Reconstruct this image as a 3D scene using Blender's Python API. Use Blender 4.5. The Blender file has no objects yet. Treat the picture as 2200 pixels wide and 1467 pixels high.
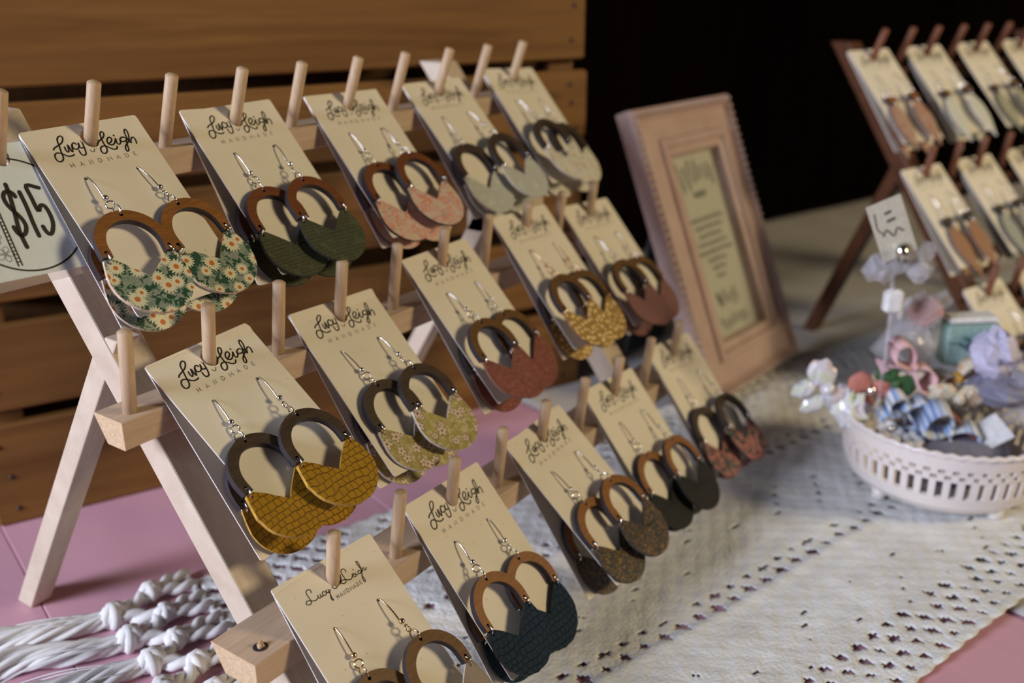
import bpy, math, random
import numpy as np
from mathutils import Vector, Matrix
from mathutils.geometry import tessellate_polygon
random.seed(7)
SC = bpy.context.scene
COL = SC.collection

# ------------------------------------------------------------------ camera
T = -0.245                       # table height; the top rail's first peg stands at the origin
CAM = Vector((-0.19914, -0.38909, 0.07424))
RX = Vector((0.57593, -0.81750, 0.00049)); RY = Vector((-0.28775, -0.20328, -0.93588)); RZ = Vector((0.76518, 0.53886, -0.35231))
cd = bpy.data.cameras.new('camera'); cam = bpy.data.objects.new('camera', cd); COL.objects.link(cam)
cam.matrix_world = Matrix(((RX.x, -RY.x, -RZ.x, CAM.x), (RX.y, -RY.y, -RZ.y, CAM.y), (RX.z, -RY.z, -RZ.z, CAM.z), (0, 0, 0, 1)))
cd.sensor_width = 36.0; cd.lens = 2100 / 2200 * 36; cd.clip_start = 0.01; cd.clip_end = 50
cd.dof.use_dof = True; cd.dof.focus_distance = 0.412; cd.dof.aperture_fstop = 6.0
SC.camera = cam

# ------------------------------------------------------------------ light
SC.view_settings.view_transform = 'Standard'; SC.view_settings.look = 'None'
SC.view_settings.gamma = 1.0; SC.view_settings.use_curve_mapping = False
SC.view_settings.exposure = -0.28
w = bpy.data.worlds.new('room_light'); SC.world = w; w.use_nodes = True
w.node_tree.nodes['Background'].inputs[0].default_value = (0.85, 0.78, 0.85, 1)
w.node_tree.nodes['Background'].inputs[1].default_value = 0.032
def area(name, pos, target, size, power, col):
    l = bpy.data.lights.new(name, 'AREA'); l.shape = 'RECTANGLE'; l.size, l.size_y = size; l.energy = power; l.color = col
    o = bpy.data.objects.new(name, l); COL.objects.link(o); o.location = pos
    o.rotation_euler = (Vector(target) - Vector(pos)).to_track_quat('-Z', 'Y').to_euler(); return o
area('room_lamp', (1.11, -2.31, 0.92), (0.25, -0.1, -0.12), (0.50, 0.50), 46, (1.0, 0.80, 0.48))
area('window_left', (-1.56, 0.42, 0.52), (0.2, -0.1, -0.15), (0.6, 0.7), 60, (0.82, 0.86, 1.0))

# ------------------------------------------------------------------ object helpers
def prop(o, label=None, cat=None, group=None, kind=None):
    if label: o['label'] = label
    if cat: o['category'] = cat
    if group: o['group'] = group
    if kind: o['kind'] = kind
    return o
def empty(name, loc=(0, 0, 0), mat=None):
    o = bpy.data.objects.new(name, None); o.empty_display_size = 0.01; COL.objects.link(o)
    if mat is not None: o.matrix_world = mat
    else: o.location = loc
    return o
def mk(name, mesh, parent=None, mats=None, mat=None):
    """link a mesh object; materials sit on the object so meshes can be shared"""
    o = bpy.data.objects.new(name, mesh); COL.objects.link(o)
    if parent is not None: o.parent = parent
    if mat is not None: o.matrix_local = mat
    if mats:
        if not isinstance(mats, (list, tuple)): mats = [mats]
        while len(mesh.materials) < len(mats): mesh.materials.append(mats[len(mesh.materials)])
        for i, m in enumerate(mats):
            o.material_slots[i].link = 'OBJECT'; o.material_slots[i].material = m
    return o
class MB:
    """collects vertices and faces of one mesh"""
    def __init__(s): s.v = []; s.f = []; s.m = []; s.sm = []
    def add(s, vs, fs, mi=0, smooth=False):
        b = len(s.v); s.v += [tuple(x) for x in vs]
        for f in fs: s.f.append(tuple(b + i for i in f)); s.m.append(mi); s.sm.append(smooth)
        return s
    def box(s, lo, hi, mi=0, bev=0.0):
        (x0, y0, z0), (x1, y1, z1) = lo, hi
        if bev <= 0:
            vs = [(x, y, z) for z in (z0, z1) for y in (y0, y1) for x in (x0, x1)]
            return s.add(vs, [(0, 2, 3, 1), (4, 5, 7, 6), (0, 1, 5, 4), (1, 3, 7, 5), (3, 2, 6, 7), (2, 0, 4, 6)], mi)
        b = bev; vs = []; 
        for z, k in ((z0, b), (z0 + b, 0), (z1 - b, 0), (z1, b)):
            X0, X1, Y0, Y1 = x0 + k, x1 - k, y0 + k, y1 - k; c = b if k == 0 else 0.0
            c = b
            vs += [(X0 + c, Y0, z), (X1 - c, Y0, z), (X1, Y0 + c, z), (X1, Y1 - c, z), (X1 - c, Y1, z), (X0 + c, Y1, z), (X0, Y1 - c, z), (X0, Y0 + c, z)]
        fs = [tuple(range(7, -1, -1)), tuple(range(24, 32))]
        for r in range(3):
            for i in range(8): fs.append((r * 8 + i, r * 8 + (i + 1) % 8, r * 8 + 8 + (i + 1) % 8, r * 8 + 8 + i))
        return s.add(vs, fs, mi)
    def prism(s, prof, axis_pts, mi=0, endmi=None):
        """prof: list of 3-vectors (closed loop) swept by adding each of axis_pts"""
        n = len(prof); vs = []
        for a in axis_pts: vs += [(p[0] + a[0], p[1] + a[1], p[2] + a[2]) for p in prof]
        k = len(axis_pts); b = len(s.v)
        fs = []
        for r in range(k - 1):
            for i in range(n): fs.append((r * n + i, r * n + (i + 1) % n, (r + 1) * n + (i + 1) % n, (r + 1) * n + i))
        s.add(vs, fs, mi)
        s.add([vs[i] for i in range(n)], [tuple(range(n - 1, -1, -1))], mi if endmi is None else endmi)
        s.add([vs[(k - 1) * n + i] for i in range(n)], [tuple(range(n))], mi if endmi is None else endmi)
        return s
    def tube(s, pts, r, seg=8, mi=0, closed=False, caps=True, rot=0.0):
        pts = [Vector(p) for p in pts]; n = len(pts)
        rr = r if isinstance(r, (list, tuple)) else [r] * n
        nrm = None; rings = []
        for i, p in enumerate(pts):
            a = pts[(i - 1) % n] if (closed or i > 0) else p; b = pts[(i + 1) % n] if (closed or i < n - 1) else p
            t = (b - a).normalized()
            if nrm is None:
                nrm = t.orthogonal().normalized()
            else:
                nrm = (nrm - t * nrm.dot(t)); nrm = nrm.normalized() if nrm.length > 1e-9 else t.orthogonal().normalized()
            bn = t.cross(nrm); rings.append([p + (nrm * math.cos(q) + bn * math.sin(q)) * rr[i] for q in [2 * math.pi * k / seg + rot for k in range(seg)]])
        vs = [v for R in rings for v in R]; fs = []
        m = n if closed else n - 1
        for i in range(m):
            j = (i + 1) % n
            for k in range(seg): fs.append((i * seg + k, i * seg + (k + 1) % seg, j * seg + (k + 1) % seg, j * seg + k))
        if caps and not closed: fs += [tuple(range(seg - 1, -1, -1)), tuple((n - 1) * seg + k for k in range(seg))]
        return s.add(vs, fs, mi, True)
    def sphere(s, c, r, seg=10, ring=6, mi=0, sc=(1, 1, 1)):
        vs = [(c[0], c[1], c[2] + r * sc[2])]
        for i in range(1, ring):
            a = math.pi * i / ring
            for k in range(seg):
                b = 2 * math.pi * k / seg; vs.append((c[0] + r * sc[0] * math.sin(a) * math.cos(b), c[1] + r * sc[1] * math.sin(a) * math.sin(b), c[2] + r * sc[2] * math.cos(a)))
        vs.append((c[0], c[1], c[2] - r * sc[2])); e = len(vs) - 1; fs = [(0, 1 + k, 1 + (k + 1) % seg) for k in range(seg)]
        for i in range(ring - 2):
            for k in range(seg): fs.append((1 + i * seg + k, 1 + (i + 1) * seg + k, 1 + (i + 1) * seg + (k + 1) % seg, 1 + i * seg + (k + 1) % seg))
        fs += [(1 + (ring - 2) * seg + (k + 1) % seg, 1 + (ring - 2) * seg + k, e) for k in range(seg)]
        return s.add(vs, fs, mi, True)
    def plate(s, outer, holes, z0, z1, mi=0, sidemi=None, zf=None):
        """flat outline with holes (mm tuples are fine), front at z1, back at z0"""
        loops = [outer] + list(holes); flat = [p for L in loops for p in L]; N = len(flat)
        tris = tessellate_polygon([[Vector((p[0], p[1], 0)) for p in L] for L in loops])
        def area2(t): a, b, c = [flat[i] for i in t]; return (b[0] - a[0]) * (c[1] - a[1]) - (b[1] - a[1]) * (c[0] - a[0])
        tris = [t if area2(t) > 0 else (t[0], t[2], t[1]) for t in tris]
        zf = zf or (lambda x, y: 0.0)
        s.add([(x, y, z1 + zf(x, y)) for x, y in flat], tris, mi)
        s.add([(x, y, z0 + zf(x, y)) for x, y in flat], [(t[0], t[2], t[1]) for t in tris], mi)
        for h, L in enumerate(loops):
            n = len(L); sa = sum(L[i][0] * L[(i + 1) % n][1] - L[(i + 1) % n][0] * L[i][1] for i in range(n))
            ccw = (sa > 0) == (h == 0); vs = [(x, y, z0 + zf(x, y)) for x, y in L] + [(x, y, z1 + zf(x, y)) for x, y in L]
            fs = [((i, (i + 1) % n, n + (i + 1) % n, n + i) if ccw else ((i + 1) % n, i, n + i, n + (i + 1) % n)) for i in range(n)]
            s.add(vs, fs, mi if sidemi is None else sidemi)
        return s
    def mesh(s, name, mats=None, sharp=None):
        me = bpy.data.meshes.new(name); me.from_pydata(s.v, [], s.f); me.polygons.foreach_set('material_index', s.m); me.polygons.foreach_set('use_smooth', s.sm)
        if mats:
            for m in mats: me.materials.append(m)
        me.update(); return me
def smooth_line(pts, sub=4, closed=False):
    P = [Vector((*p, 0)) if len(p) == 2 else Vector(p) for p in pts]; n = len(P); out = []
    if n < 3: return P
    rng = n if closed else n - 1
    for i in range(rng):
        p0 = P[(i - 1) % n] if (closed or i > 0) else P[0] * 2 - P[1]; p1 = P[i]; p2 = P[(i + 1) % n]
        p3 = P[(i + 2) % n] if (closed or i < n - 2) else P[-1] * 2 - P[-2]
        for k in range(sub):
            t = k / sub
            out.append(0.5 * ((2 * p1) + (p2 - p0) * t + (2 * p0 - 5 * p1 + 4 * p2 - p3) * t * t + (3 * p1 - p0 - 3 * p2 + p3) * t ** 3))
    if not closed: out.append(P[-1])
    return out
def ink(mb, pts, width, z, sub=4, smooth=True, mi=0):
    """a flat pen stroke lying at height z (x,y plane)"""
    P = smooth_line(pts, sub) if smooth and len(pts) > 2 else [Vector((*p[:2], 0)) for p in pts]
    n = len(P); L = []; R = []
    for i, p in enumerate(P):
        d = (P[min(i + 1, n - 1)] - P[max(i - 1, 0)]); d = d.normalized() if d.length > 1e-9 else Vector((1, 0, 0)); q = Vector((-d.y, d.x, 0)) * width / 2
        L.append((p.x + q.x, p.y + q.y, z)); R.append((p.x - q.x, p.y - q.y, z))
    vs = L + R; fs = [(i + 1, i, n + i, n + i + 1) for i in range(n - 1)]
    mb.add(vs, fs, mi)
    for p in (P[0], P[-1]):
        c = [(p.x + math.cos(a) * width / 2, p.y + math.sin(a) * width / 2, z + 2e-6) for a in [k * math.pi / 4 for k in range(8)]]; mb.add(c, [tuple(range(8))], mi)
    return mb
def circle(cx, cy, rx, ry=None, n=16): ry = ry or rx; return [(cx + rx * math.cos(2 * math.pi * k / n), cy + ry * math.sin(2 * math.pi * k / n)) for k in range(n)]
def frame3(o, x, y, z): return Matrix(((x[0], y[0], z[0], o[0]), (x[1], y[1], z[1], o[1]), (x[2], y[2], z[2], o[2]), (0, 0, 0, 1)))

# ------------------------------------------------------------------ material helpers
class NT:
    def __init__(s, name):
        s.mat = bpy.data.materials.new(name); s.mat.use_nodes = True; s.t = s.mat.node_tree; s.b = s.t.nodes['Principled BSDF']; s._c = None
    def put(s, sock, v):
        if isinstance(v, bpy.types.NodeSocket): s.t.links.new(v, sock)
        elif isinstance(v, (tuple, list)) and len(v) == 3 and sock.type == 'RGBA': sock.default_value = (*v, 1)
        else: sock.default_value = v
    def n(s, ty, ins=None, **kw):
        o = s.t.nodes.new('ShaderNode' + ty)
        for k, v in kw.items(): setattr(o, k, v)
        for k, v in (ins or {}).items(): s.put(o.inputs[k], v)
        return o
    def coord(s, scale=1000.0, rnd=0.0):
        tc = s.n('TexCoord').outputs['Object']
        v = s.n('VectorMath', {0: tc, 3: scale}, operation='SCALE').outputs[0]
        if rnd:
            oi = s.n('ObjectInfo').outputs['Random']; m = s.math('MULTIPLY', oi, rnd)
            c = s.n('CombineXYZ', {0: m, 1: s.math('MULTIPLY', m, 1.7), 2: s.math('MULTIPLY', m, 0.6)}).outputs[0]
            v = s.n('VectorMath', {0: v, 1: c}, operation='ADD').outputs[0]
        return v
    def math(s, op, a, b=None, c=None, clamp=False):
        i = {0: a}
        if b is not None: i[1] = b
        if c is not None: i[2] = c
        return s.n('Math', i, operation=op, use_clamp=clamp).outputs[0]
    def vec(s, v, sc): return s.n('VectorMath', {0: v, 1: sc}, operation='MULTIPLY').outputs[0]
    def noise(s, v, scale=1.0, detail=3, rough=0.5, dist=0.0): return s.n('TexNoise', {'Vector': v, 'Scale': scale, 'Detail': detail, 'Roughness': rough, 'Distortion': dist}).outputs[0]
    def ramp(s, f, stops, interp='LINEAR'):
        r = s.n('ValToRGB', {0: f}); e = r.color_ramp; e.interpolation = interp
        while len(e.elements) < len(stops): e.elements.new(0.5)
        for el, (p, c) in zip(e.elements, stops): el.position = p; el.color = (*c, 1) if len(c) == 3 else c
        return r.outputs[0]
    def step(s, f, lo, hi): return s.n('MapRange', {0: f, 1: lo, 2: hi, 3: 0.0, 4: 1.0}).outputs[0]
    def mix(s, f, a, b): 
        o = s.n('Mix', data_type='RGBA'); s.put(o.inputs[0], f); s.put(o.inputs[6], a); s.put(o.inputs[7], b); return o.outputs[2]
    def bump(s, h, strength=0.3, dist=0.0003, normal=None):
        i = {'Height': h, 'Strength': strength, 'Distance': dist}
        if normal is not None: i['Normal'] = normal
        return s.n('Bump', i).outputs[0]
    def out(s, col=None, rough=None, metal=None, normal=None, **kw):
        if col is not None: s.put(s.b.inputs['Base Color'], col)
        if rough is not None: s.put(s.b.inputs['Roughness'], rough)
        if metal is not None: s.put(s.b.inputs['Metallic'], metal)
        if normal is not None: s.put(s.b.inputs['Normal'], normal)
        for k, v in kw.items(): s.put(s.b.inputs[k.replace('_', ' ')], v)
        return s.mat
def plain(name, col, rough=0.6, metal=0.0, var=0.08, **kw):
    t = NT(name); f = t.noise(t.coord(300), 1.0, 3); c = t.ramp(f, [(0.3, tuple(x * (1 - var) for x in col)), (0.7, tuple(min(1, x * (1 + var)) for x in col))])
    return t.out(c, rough, metal, **kw)
def wood(name, dark, light, grain=(60, 900, 900), rough=0.55, rnd=40.0, bump=0.15, knots=False, spec=0.3):
    """grain: texture frequency (per metre) along local x, y, z"""
    t = NT(name); v = t.coord(1.0, rnd); g = t.vec(v, grain)
    f = t.noise(g, 1.0, 4, 0.6, 0.6); f2 = t.noise(t.vec(v, tuple(k * 3.1 for k in grain)), 1.0, 3, 0.6)
    m = t.math('ADD', t.math('MULTIPLY', f, 0.75), t.math('MULTIPLY', f2, 0.25))
    c = t.ramp(m, [(0.30, dark), (0.50, tuple((a + b) / 2 for a, b in zip(dark, light))), (0.68, light)])
    if knots:
        vo = t.n('TexVoronoi', {'Vector': t.vec(v, (9, 26, 26)), 'Scale': 1.0}).outputs['Distance']
        k = t.step(vo, 0.16, 0.02); c = t.mix(t.math('MULTIPLY', k, 0.75), c, tuple(x * 0.35 for x in dark))
    return t.out(c, rough, normal=t.bump(m, bump, 0.0004), Specular_IOR_Level=spec)

# ------------------------------------------------------------------ traced lettering (mm on the card / sign) and card poses
LOGO = [[(-17.9,10.4),(-17.2,9.7),(-15.6,9.0),(-14.2,8.5),(-12.7,7.7),(-11.5,6.4),(-11.0,5.2),(-11.5,4.5),(-12.5,4.7),(-13.6,5.7),(-14.2,7.2),(-14.6,9.1),(-15.2,11.2),(-15.6,13.1),(-15.9,14.5),(-16.7,15.7),(-17.9,16.3),(-18.9,16.0),(-19.3,14.8),(-19.0,13.4),(-18.1,12.3),(-16.9,12.1),(-15.8,12.6),(-14.8,13.5),(-13.7,14.4),(-12.4,14.6),(-11.4,14.5),(-10.8,14.2)],[(-12.7,9.9),(-13.0,11.3),(-12.9,12.2),(-12.4,12.5),(-11.7,11.4),(-10.9,9.1),(-10.9,10.9),(-11.0,12.4),(-10.6,12.8)],[(-10.6,12.8),(-9.9,11.2),(-9.2,9.6),(-8.1,8.8),(-7.4,9.0),(-7.2,9.7)],[(-9.0,9.5),(-9.4,10.6),(-9.2,11.6),(-8.4,11.9),(-7.6,11.8),(-6.7,10.9),(-5.9,9.0),(-6.3,10.4),(-6.4,11.4),(-5.9,11.8),(-5.1,11.6)],[(-4.2,9.1),(-4.5,10.8),(-5.0,13.0),(-5.6,14.7),(-6.4,15.3),(-7.4,15.2),(-7.8,14.1),(-7.7,12.8)],[(2.1,10.9),(2.8,10.3),(4.2,9.6),(5.6,8.9),(6.9,7.9),(7.6,6.5),(7.2,5.7),(6.3,6.0),(5.6,7.2),(5.1,8.9),(4.8,10.7),(4.7,12.3),(4.7,13.7),(4.2,15.1),(3.0,16.2),(1.8,16.1),(1.5,14.9),(2.0,13.5),(3.2,12.7),(4.6,12.8),(5.7,13.6),(6.8,14.7),(7.9,15.2),(9.1,15.0),(9.7,14.0)],[(6.7,11.9),(8.1,11.5),(9.3,10.4),(9.4,9.3),(8.5,9.0),(7.4,9.8),(6.7,11.1),(6.8,12.2),(7.7,12.8),(8.8,12.7),(10.2,11.6),(11.4,10.0),(10.9,11.4),(10.7,12.7),(11.5,13.2),(12.6,12.2),(13.2,11.0)],[(16.1,11.1),(15.6,10.3),(14.5,10.0),(13.1,10.8),(12.9,11.7),(13.7,12.2),(15.0,12.2),(16.0,11.6),(16.2,11.1),(15.0,13.3),(14.4,15.3),(13.9,16.7),(12.9,17.3),(12.7,16.2),(13.6,14.6),(15.2,13.4),(16.6,12.4),(17.7,10.7),(18.5,8.5),(18.6,6.6),(17.9,6.6),(17.1,7.9),(16.7,10.0),(16.7,11.9),(17.0,13.6),(17.9,11.9),(19.3,10.9),(19.9,11.5),(19.9,12.8),(19.4,14.2)],[(11.4,8.3),(11.4,8.7)]]
AMP = [[(2.0,8.3),(1.5,9.4),(0.5,10.0),(-0.2,10.2)],[(-1.2,8.9),(-1.6,9.8),(-2.4,11.4),(-2.9,13.3),(-2.5,14.4),(-1.6,14.4),(-0.8,13.2),(-0.4,11.5),(-0.4,10.2)],[(0.0,10.3),(-0.2,12.2),(0.1,13.4)]]
LOGO2 = [[(-12.8,9.1),(-12.5,8.5),(-12.7,7.7),(-13.5,7.4),(-14.4,7.6),(-14.9,8.6),(-14.9,9.8),(-14.8,11.2),(-14.8,12.0),(-15.4,12.8),(-16.4,12.9),(-17.2,12.4),(-17.2,11.6),(-16.4,11.2),(-15.4,11.5),(-14.3,12.2),(-13.2,12.6),(-12.1,12.6),(-11.3,12.1)],[(-10.9,11.3),(-11.0,12.3),(-10.6,12.8),(-9.9,12.5),(-9.7,11.4),(-9.8,12.4),(-9.2,12.8),(-8.7,12.4),(-8.5,11.5),(-7.8,11.2),(-7.4,11.7)],[(-8.5,11.5),(-8.7,12.4),(-8.0,12.9),(-7.2,12.7),(-6.5,11.2),(-6.6,12.1),(-6.2,12.6),(-5.5,12.3),(-5.4,11.5)],[(-4.5,11.9),(-5.3,12.8),(-5.7,14.0),(-5.9,15.4),(-5.7,16.1),(-6.1,16.3),(-6.4,15.5),(-6.0,14.3),(-5.5,13.3),(-5.9,12.6)],[(-1.1,10.3),(-1.3,9.4),(-2.0,9.2),(-2.5,9.7),(-2.3,10.5),(-1.8,10.8),(-2.6,10.9),(-3.0,11.5),(-2.7,12.5),(-1.6,12.7),(-0.8,12.3),(-0.6,11.4)],[(-1.1,11.3),(0.9,11.1)],[(6.4,9.1),(6.6,8.3),(6.1,7.5),(5.1,7.4),(4.4,8.1),(4.2,9.3),(4.2,10.6),(4.2,11.9),(3.7,12.8),(2.6,12.8),(1.8,12.3),(2.0,11.5),(2.8,11.4),(3.9,11.6),(5.1,12.3),(6.3,12.8),(7.3,12.6),(7.8,12.1)],[(8.3,12.0),(9.1,11.9),(9.1,11.4),(8.4,11.3),(8.1,12.2),(8.7,12.8),(9.7,12.7),(10.0,11.2),(9.9,12.4),(10.8,12.6)],[(12.8,11.9),(12.2,11.4),(11.5,11.6),(11.3,12.4),(12.1,12.8),(13.1,12.2),(12.3,13.9),(12.3,15.4),(12.2,16.5),(11.6,16.7),(11.5,15.6),(12.0,14.3),(12.6,13.3),(13.3,12.1),(13.8,10.5),(14.0,8.3),(13.7,7.5),(13.2,7.9),(13.2,9.6),(13.5,11.3),(13.6,12.6),(14.2,11.5),(14.9,11.4),(14.8,12.3),(15.3,12.7),(16.2,11.9)],[(10.0,9.7),(10.0,10.0)]]
SIGN = [[(-2.2,17.4),(-2.4,16.1),(-3.6,14.8),(-5.3,14.9),(-6.6,16.7),(-6.7,19.6),(-5.9,22.3),(-4.8,24.7),(-3.9,27.4),(-3.9,30.3),(-5.4,32.9),(-7.3,33.5),(-8.3,31.8),(-8.5,29.5)],[(-3.4,11.7),(-3.9,16.0),(-5.4,23.7),(-7.2,31.6),(-7.5,38.6)],[(0.3,15.8),(0.1,22.3),(-0.6,29.4),(-0.9,35.2)],[(8.5,15.5),(4.1,13.6),(3.7,18.8),(3.7,25.0),(5.5,23.0),(7.1,23.6),(7.5,27.3),(6.8,31.4),(4.8,34.8),(3.4,35.3),(2.6,33.9),(2.4,31.7)]]
CARDS = {
    'f01': [[0.03882, -0.00325, 0.0086], [0.9996, 0.0201, 0.022], [0.0298, -0.6733, -0.7388]],
    'f03': [[0.11645, -0.00307, 0.00812], [0.9999, 0.0103, 0.0118], [0.0157, -0.6555, -0.755]],
    'f11': [[0.04088, -0.06409, -0.07763], [0.9977, 0.0527, 0.0437], [0.0684, -0.7676, -0.6373]],
    'f13': [[0.11851, -0.06369, -0.08045], [0.9996, -0.0206, -0.02], [-0.0287, -0.717, -0.6965]],
    'f15': [[0.19614, -0.06498, -0.0713], [1.0, 0.0058, 0.0062], [0.0085, -0.6853, -0.7282]],
    'f21': [[0.03871, -0.13168, -0.15848], [0.9993, -0.0272, -0.0256], [-0.0374, -0.7276, -0.685]],
    'f23': [[0.11634, -0.13177, -0.15775], [1.0, -0.0063, -0.0069], [-0.0094, -0.6757, -0.7371]],
    'f25': [[0.19397, -0.13198, -0.15621], [0.9983, 0.0424, 0.0395], [0.058, -0.7309, -0.6801]],
    'f05': [[0.19463, -0.00269, 0.0071], [0.9996, -0.0184, -0.0199], [-0.0271, -0.678, -0.7345]],
    'f07': [[0.27208, -0.0027, 0.00714], [1.0, 0.0001, 0.0002], [0.0002, -0.6815, -0.7318]],
    'f09': [[0.35004, -0.00336, 0.0089], [0.9965, -0.0568, -0.0609], [-0.0833, -0.6801, -0.7284]],
    'f17': [[0.27429, -0.0658, -0.06544], [0.9994, -0.0225, -0.0246], [-0.0334, -0.6747, -0.7374]],
    'f19': [[0.35205, -0.06456, -0.07431], [0.9972, -0.0509, -0.0551], [-0.075, -0.6765, -0.7326]],
    'f27': [[0.27237, -0.13171, -0.15819], [0.9978, -0.0447, -0.0494], [-0.0666, -0.6694, -0.7399]],
    'f29': [[0.35039, -0.13178, -0.15772], [0.9929, -0.0792, -0.0886], [-0.1188, -0.6617, -0.7403]],
}

# ------------------------------------------------------------------ materials
M = {}
M['rack'] = wood('pale_beech', (0.44, 0.31, 0.21), (0.58, 0.44, 0.32), (25, 260, 260), 0.5)
M['rack_leg'] = wood('pale_beech_upright', (0.49, 0.395, 0.30), (0.62, 0.53, 0.43), (260, 45, 45), 0.5)
M['rack_end'] = wood('pale_beech_end_grain', (0.42, 0.29, 0.17), (0.70, 0.52, 0.34), (900, 900, 900), 0.8, bump=0.6)
M['peg'] = wood('beech_dowel', (0.44, 0.30, 0.185), (0.56, 0.415, 0.275), (500, 500, 60), 0.5)
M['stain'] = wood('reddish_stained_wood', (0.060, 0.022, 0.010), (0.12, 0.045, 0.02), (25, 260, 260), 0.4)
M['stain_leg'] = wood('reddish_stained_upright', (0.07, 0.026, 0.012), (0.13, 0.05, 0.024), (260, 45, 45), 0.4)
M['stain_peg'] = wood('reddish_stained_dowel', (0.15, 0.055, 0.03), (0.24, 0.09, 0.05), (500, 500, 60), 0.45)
M['crate'] = wood('varnished_pine', (0.105, 0.040, 0.008), (0.225, 0.108, 0.026), (3.5, 60, 60), 0.7, 30.0, 0.12, True)
M['crate_post'] = wood('pine_corner_post', (0.13, 0.055, 0.016), (0.24, 0.115, 0.04), (60, 60, 6), 0.6)
M['nail'] = plain('dull_nail', (0.05, 0.04, 0.035), 0.5, 0.6)
def paper():
    t = NT('cream_card'); v = t.coord(1000, 90); sp = t.noise(v, 1.3, 2); tint = t.noise(v, 0.05, 2)
    base = t.mix(tint, (0.74, 0.69, 0.59), (0.80, 0.75, 0.64))
    vo = t.n('TexVoronoi', {'Vector': v, 'Scale': 0.16}).outputs['Distance']
    c = t.mix(t.math('MULTIPLY', t.step(vo, 0.075, 0.04), 0.55), base, (0.30, 0.24, 0.17))
    return t.out(c, 0.7, normal=t.bump(sp, 0.05, 0.0002))
M['card'] = paper(); M['card_edge'] = plain('white_card_edge', (0.86, 0.83, 0.84), 0.7)
M['ink'] = plain('black_ink', (0.012, 0.010, 0.009), 0.5); M['ink_thin'] = plain('grey_black_ink', (0.07, 0.06, 0.05), 0.6)
def metal(name, col, r=0.16):
    t = NT(name); f = t.noise(t.coord(600), 1.0, 2); return t.out(t.ramp(f, [(0.3, tuple(x * 0.9 for x in col)), (0.7, col)]), r, 1.0)
M['silver'] = metal('silver_wire', (0.86, 0.84, 0.82)); M['gold'] = metal('pale_gold_wire', (0.80, 0.62, 0.38)); M['rose'] = metal('rose_gold_wire', (0.78, 0.50, 0.36))
M['cedar'] = wood('cedar_veneer', (0.17, 0.066, 0.016), (0.30, 0.130, 0.034), (90, 900, 400), 0.45, 3.0)
M['cherry'] = wood('cherry_veneer', (0.125, 0.038, 0.012), (0.18, 0.062, 0.020), (120, 700, 400), 0.45, 3.0)
M['oak'] = wood('honey_oak_veneer', (0.095, 0.045, 0.012), (0.16, 0.080, 0.024), (120, 700, 400), 0.45, 3.0)
M['walnut'] = wood('walnut_veneer', (0.032, 0.021, 0.013), (0.075, 0.050, 0.030), (90, 800, 400), 0.5, 3.0)
M['burnt'] = plain('laser_burnt_edge', (0.022, 0.016, 0.022), 0.6, 0, 0.2)

def flowers(t, v, cell, petals, R, core, wob=0.28, rnd=0.85):
    """flat printed flowers: masks for petal and centre of the nearest flower"""
    p = t.n('VectorMath', {0: v, 3: 1.0 / cell}, operation='SCALE').outputs[0]
    vo = t.n('TexVoronoi', {'Vector': p, 'Scale': 1.0, 'Randomness': rnd}, voronoi_dimensions='2D')
    d = t.n('VectorMath', {0: p, 1: vo.outputs['Position']}, operation='SUBTRACT').outputs[0]
    x = t.n('SeparateXYZ', {0: d}); r = t.math('SQRT', t.math('ADD', t.math('MULTIPLY', x.outputs[0], x.outputs[0]), t.math('MULTIPLY', x.outputs[1], x.outputs[1])))
    th = t.math('ARCTAN2', x.outputs[1], x.outputs[0]); rc = t.n('SeparateColor', {0: vo.outputs['Color']})
    size = t.math('ADD', 0.72, t.math('MULTIPLY', rc.outputs[0], 0.55))
    lobe = t.math('ADD', 1.0 - wob, t.math('MULTIPLY', wob, t.math('COSINE', t.math('ADD', t.math('MULTIPLY', th, float(petals)), t.math('MULTIPLY', rc.outputs[1], 6.0)))))
    lim = t.math('MULTIPLY', t.math('MULTIPLY', lobe, size), R)
    pet = t.step(t.math('SUBTRACT', lim, r), -0.012, 0.012)
    cen = t.step(t.math('SUBTRACT', t.math('MULTIPLY', size, core), r), -0.012, 0.012)
    ring = t.step(t.math('ABSOLUTE', t.math('SUBTRACT', lim, r)), 0.055, 0.02)
    return pet, cen, ring, rc.outputs[2]
def leaf_mask(t, v, sc, lo, hi): return t.step(t.noise(v, sc, 2, 0.5, 0.8), lo, hi)
def daisy():
    t = NT('daisy_print'); v = t.coord(1000, 60)
    g1 = leaf_mask(t, v, 0.34, 0.51, 0.53); g2 = leaf_mask(t, t.vec(v, (1.3, 1, 1)), 0.55, 0.60, 0.62)
    c = t.mix(t.math('MULTIPLY', g2, 0.8), (0.25, 0.30, 0.25), (0.030, 0.16, 0.085)); c = t.mix(g1, c, (0.010, 0.065, 0.032))
    p, k, _, _ = flowers(t, v, 7.6, 15, 0.45, 0.13, 0.16); c = t.mix(p, c, (0.70, 0.68, 0.50)); c = t.mix(k, c, (0.55, 0.16, 0.02))
    return t.out(c, 0.55)
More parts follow.
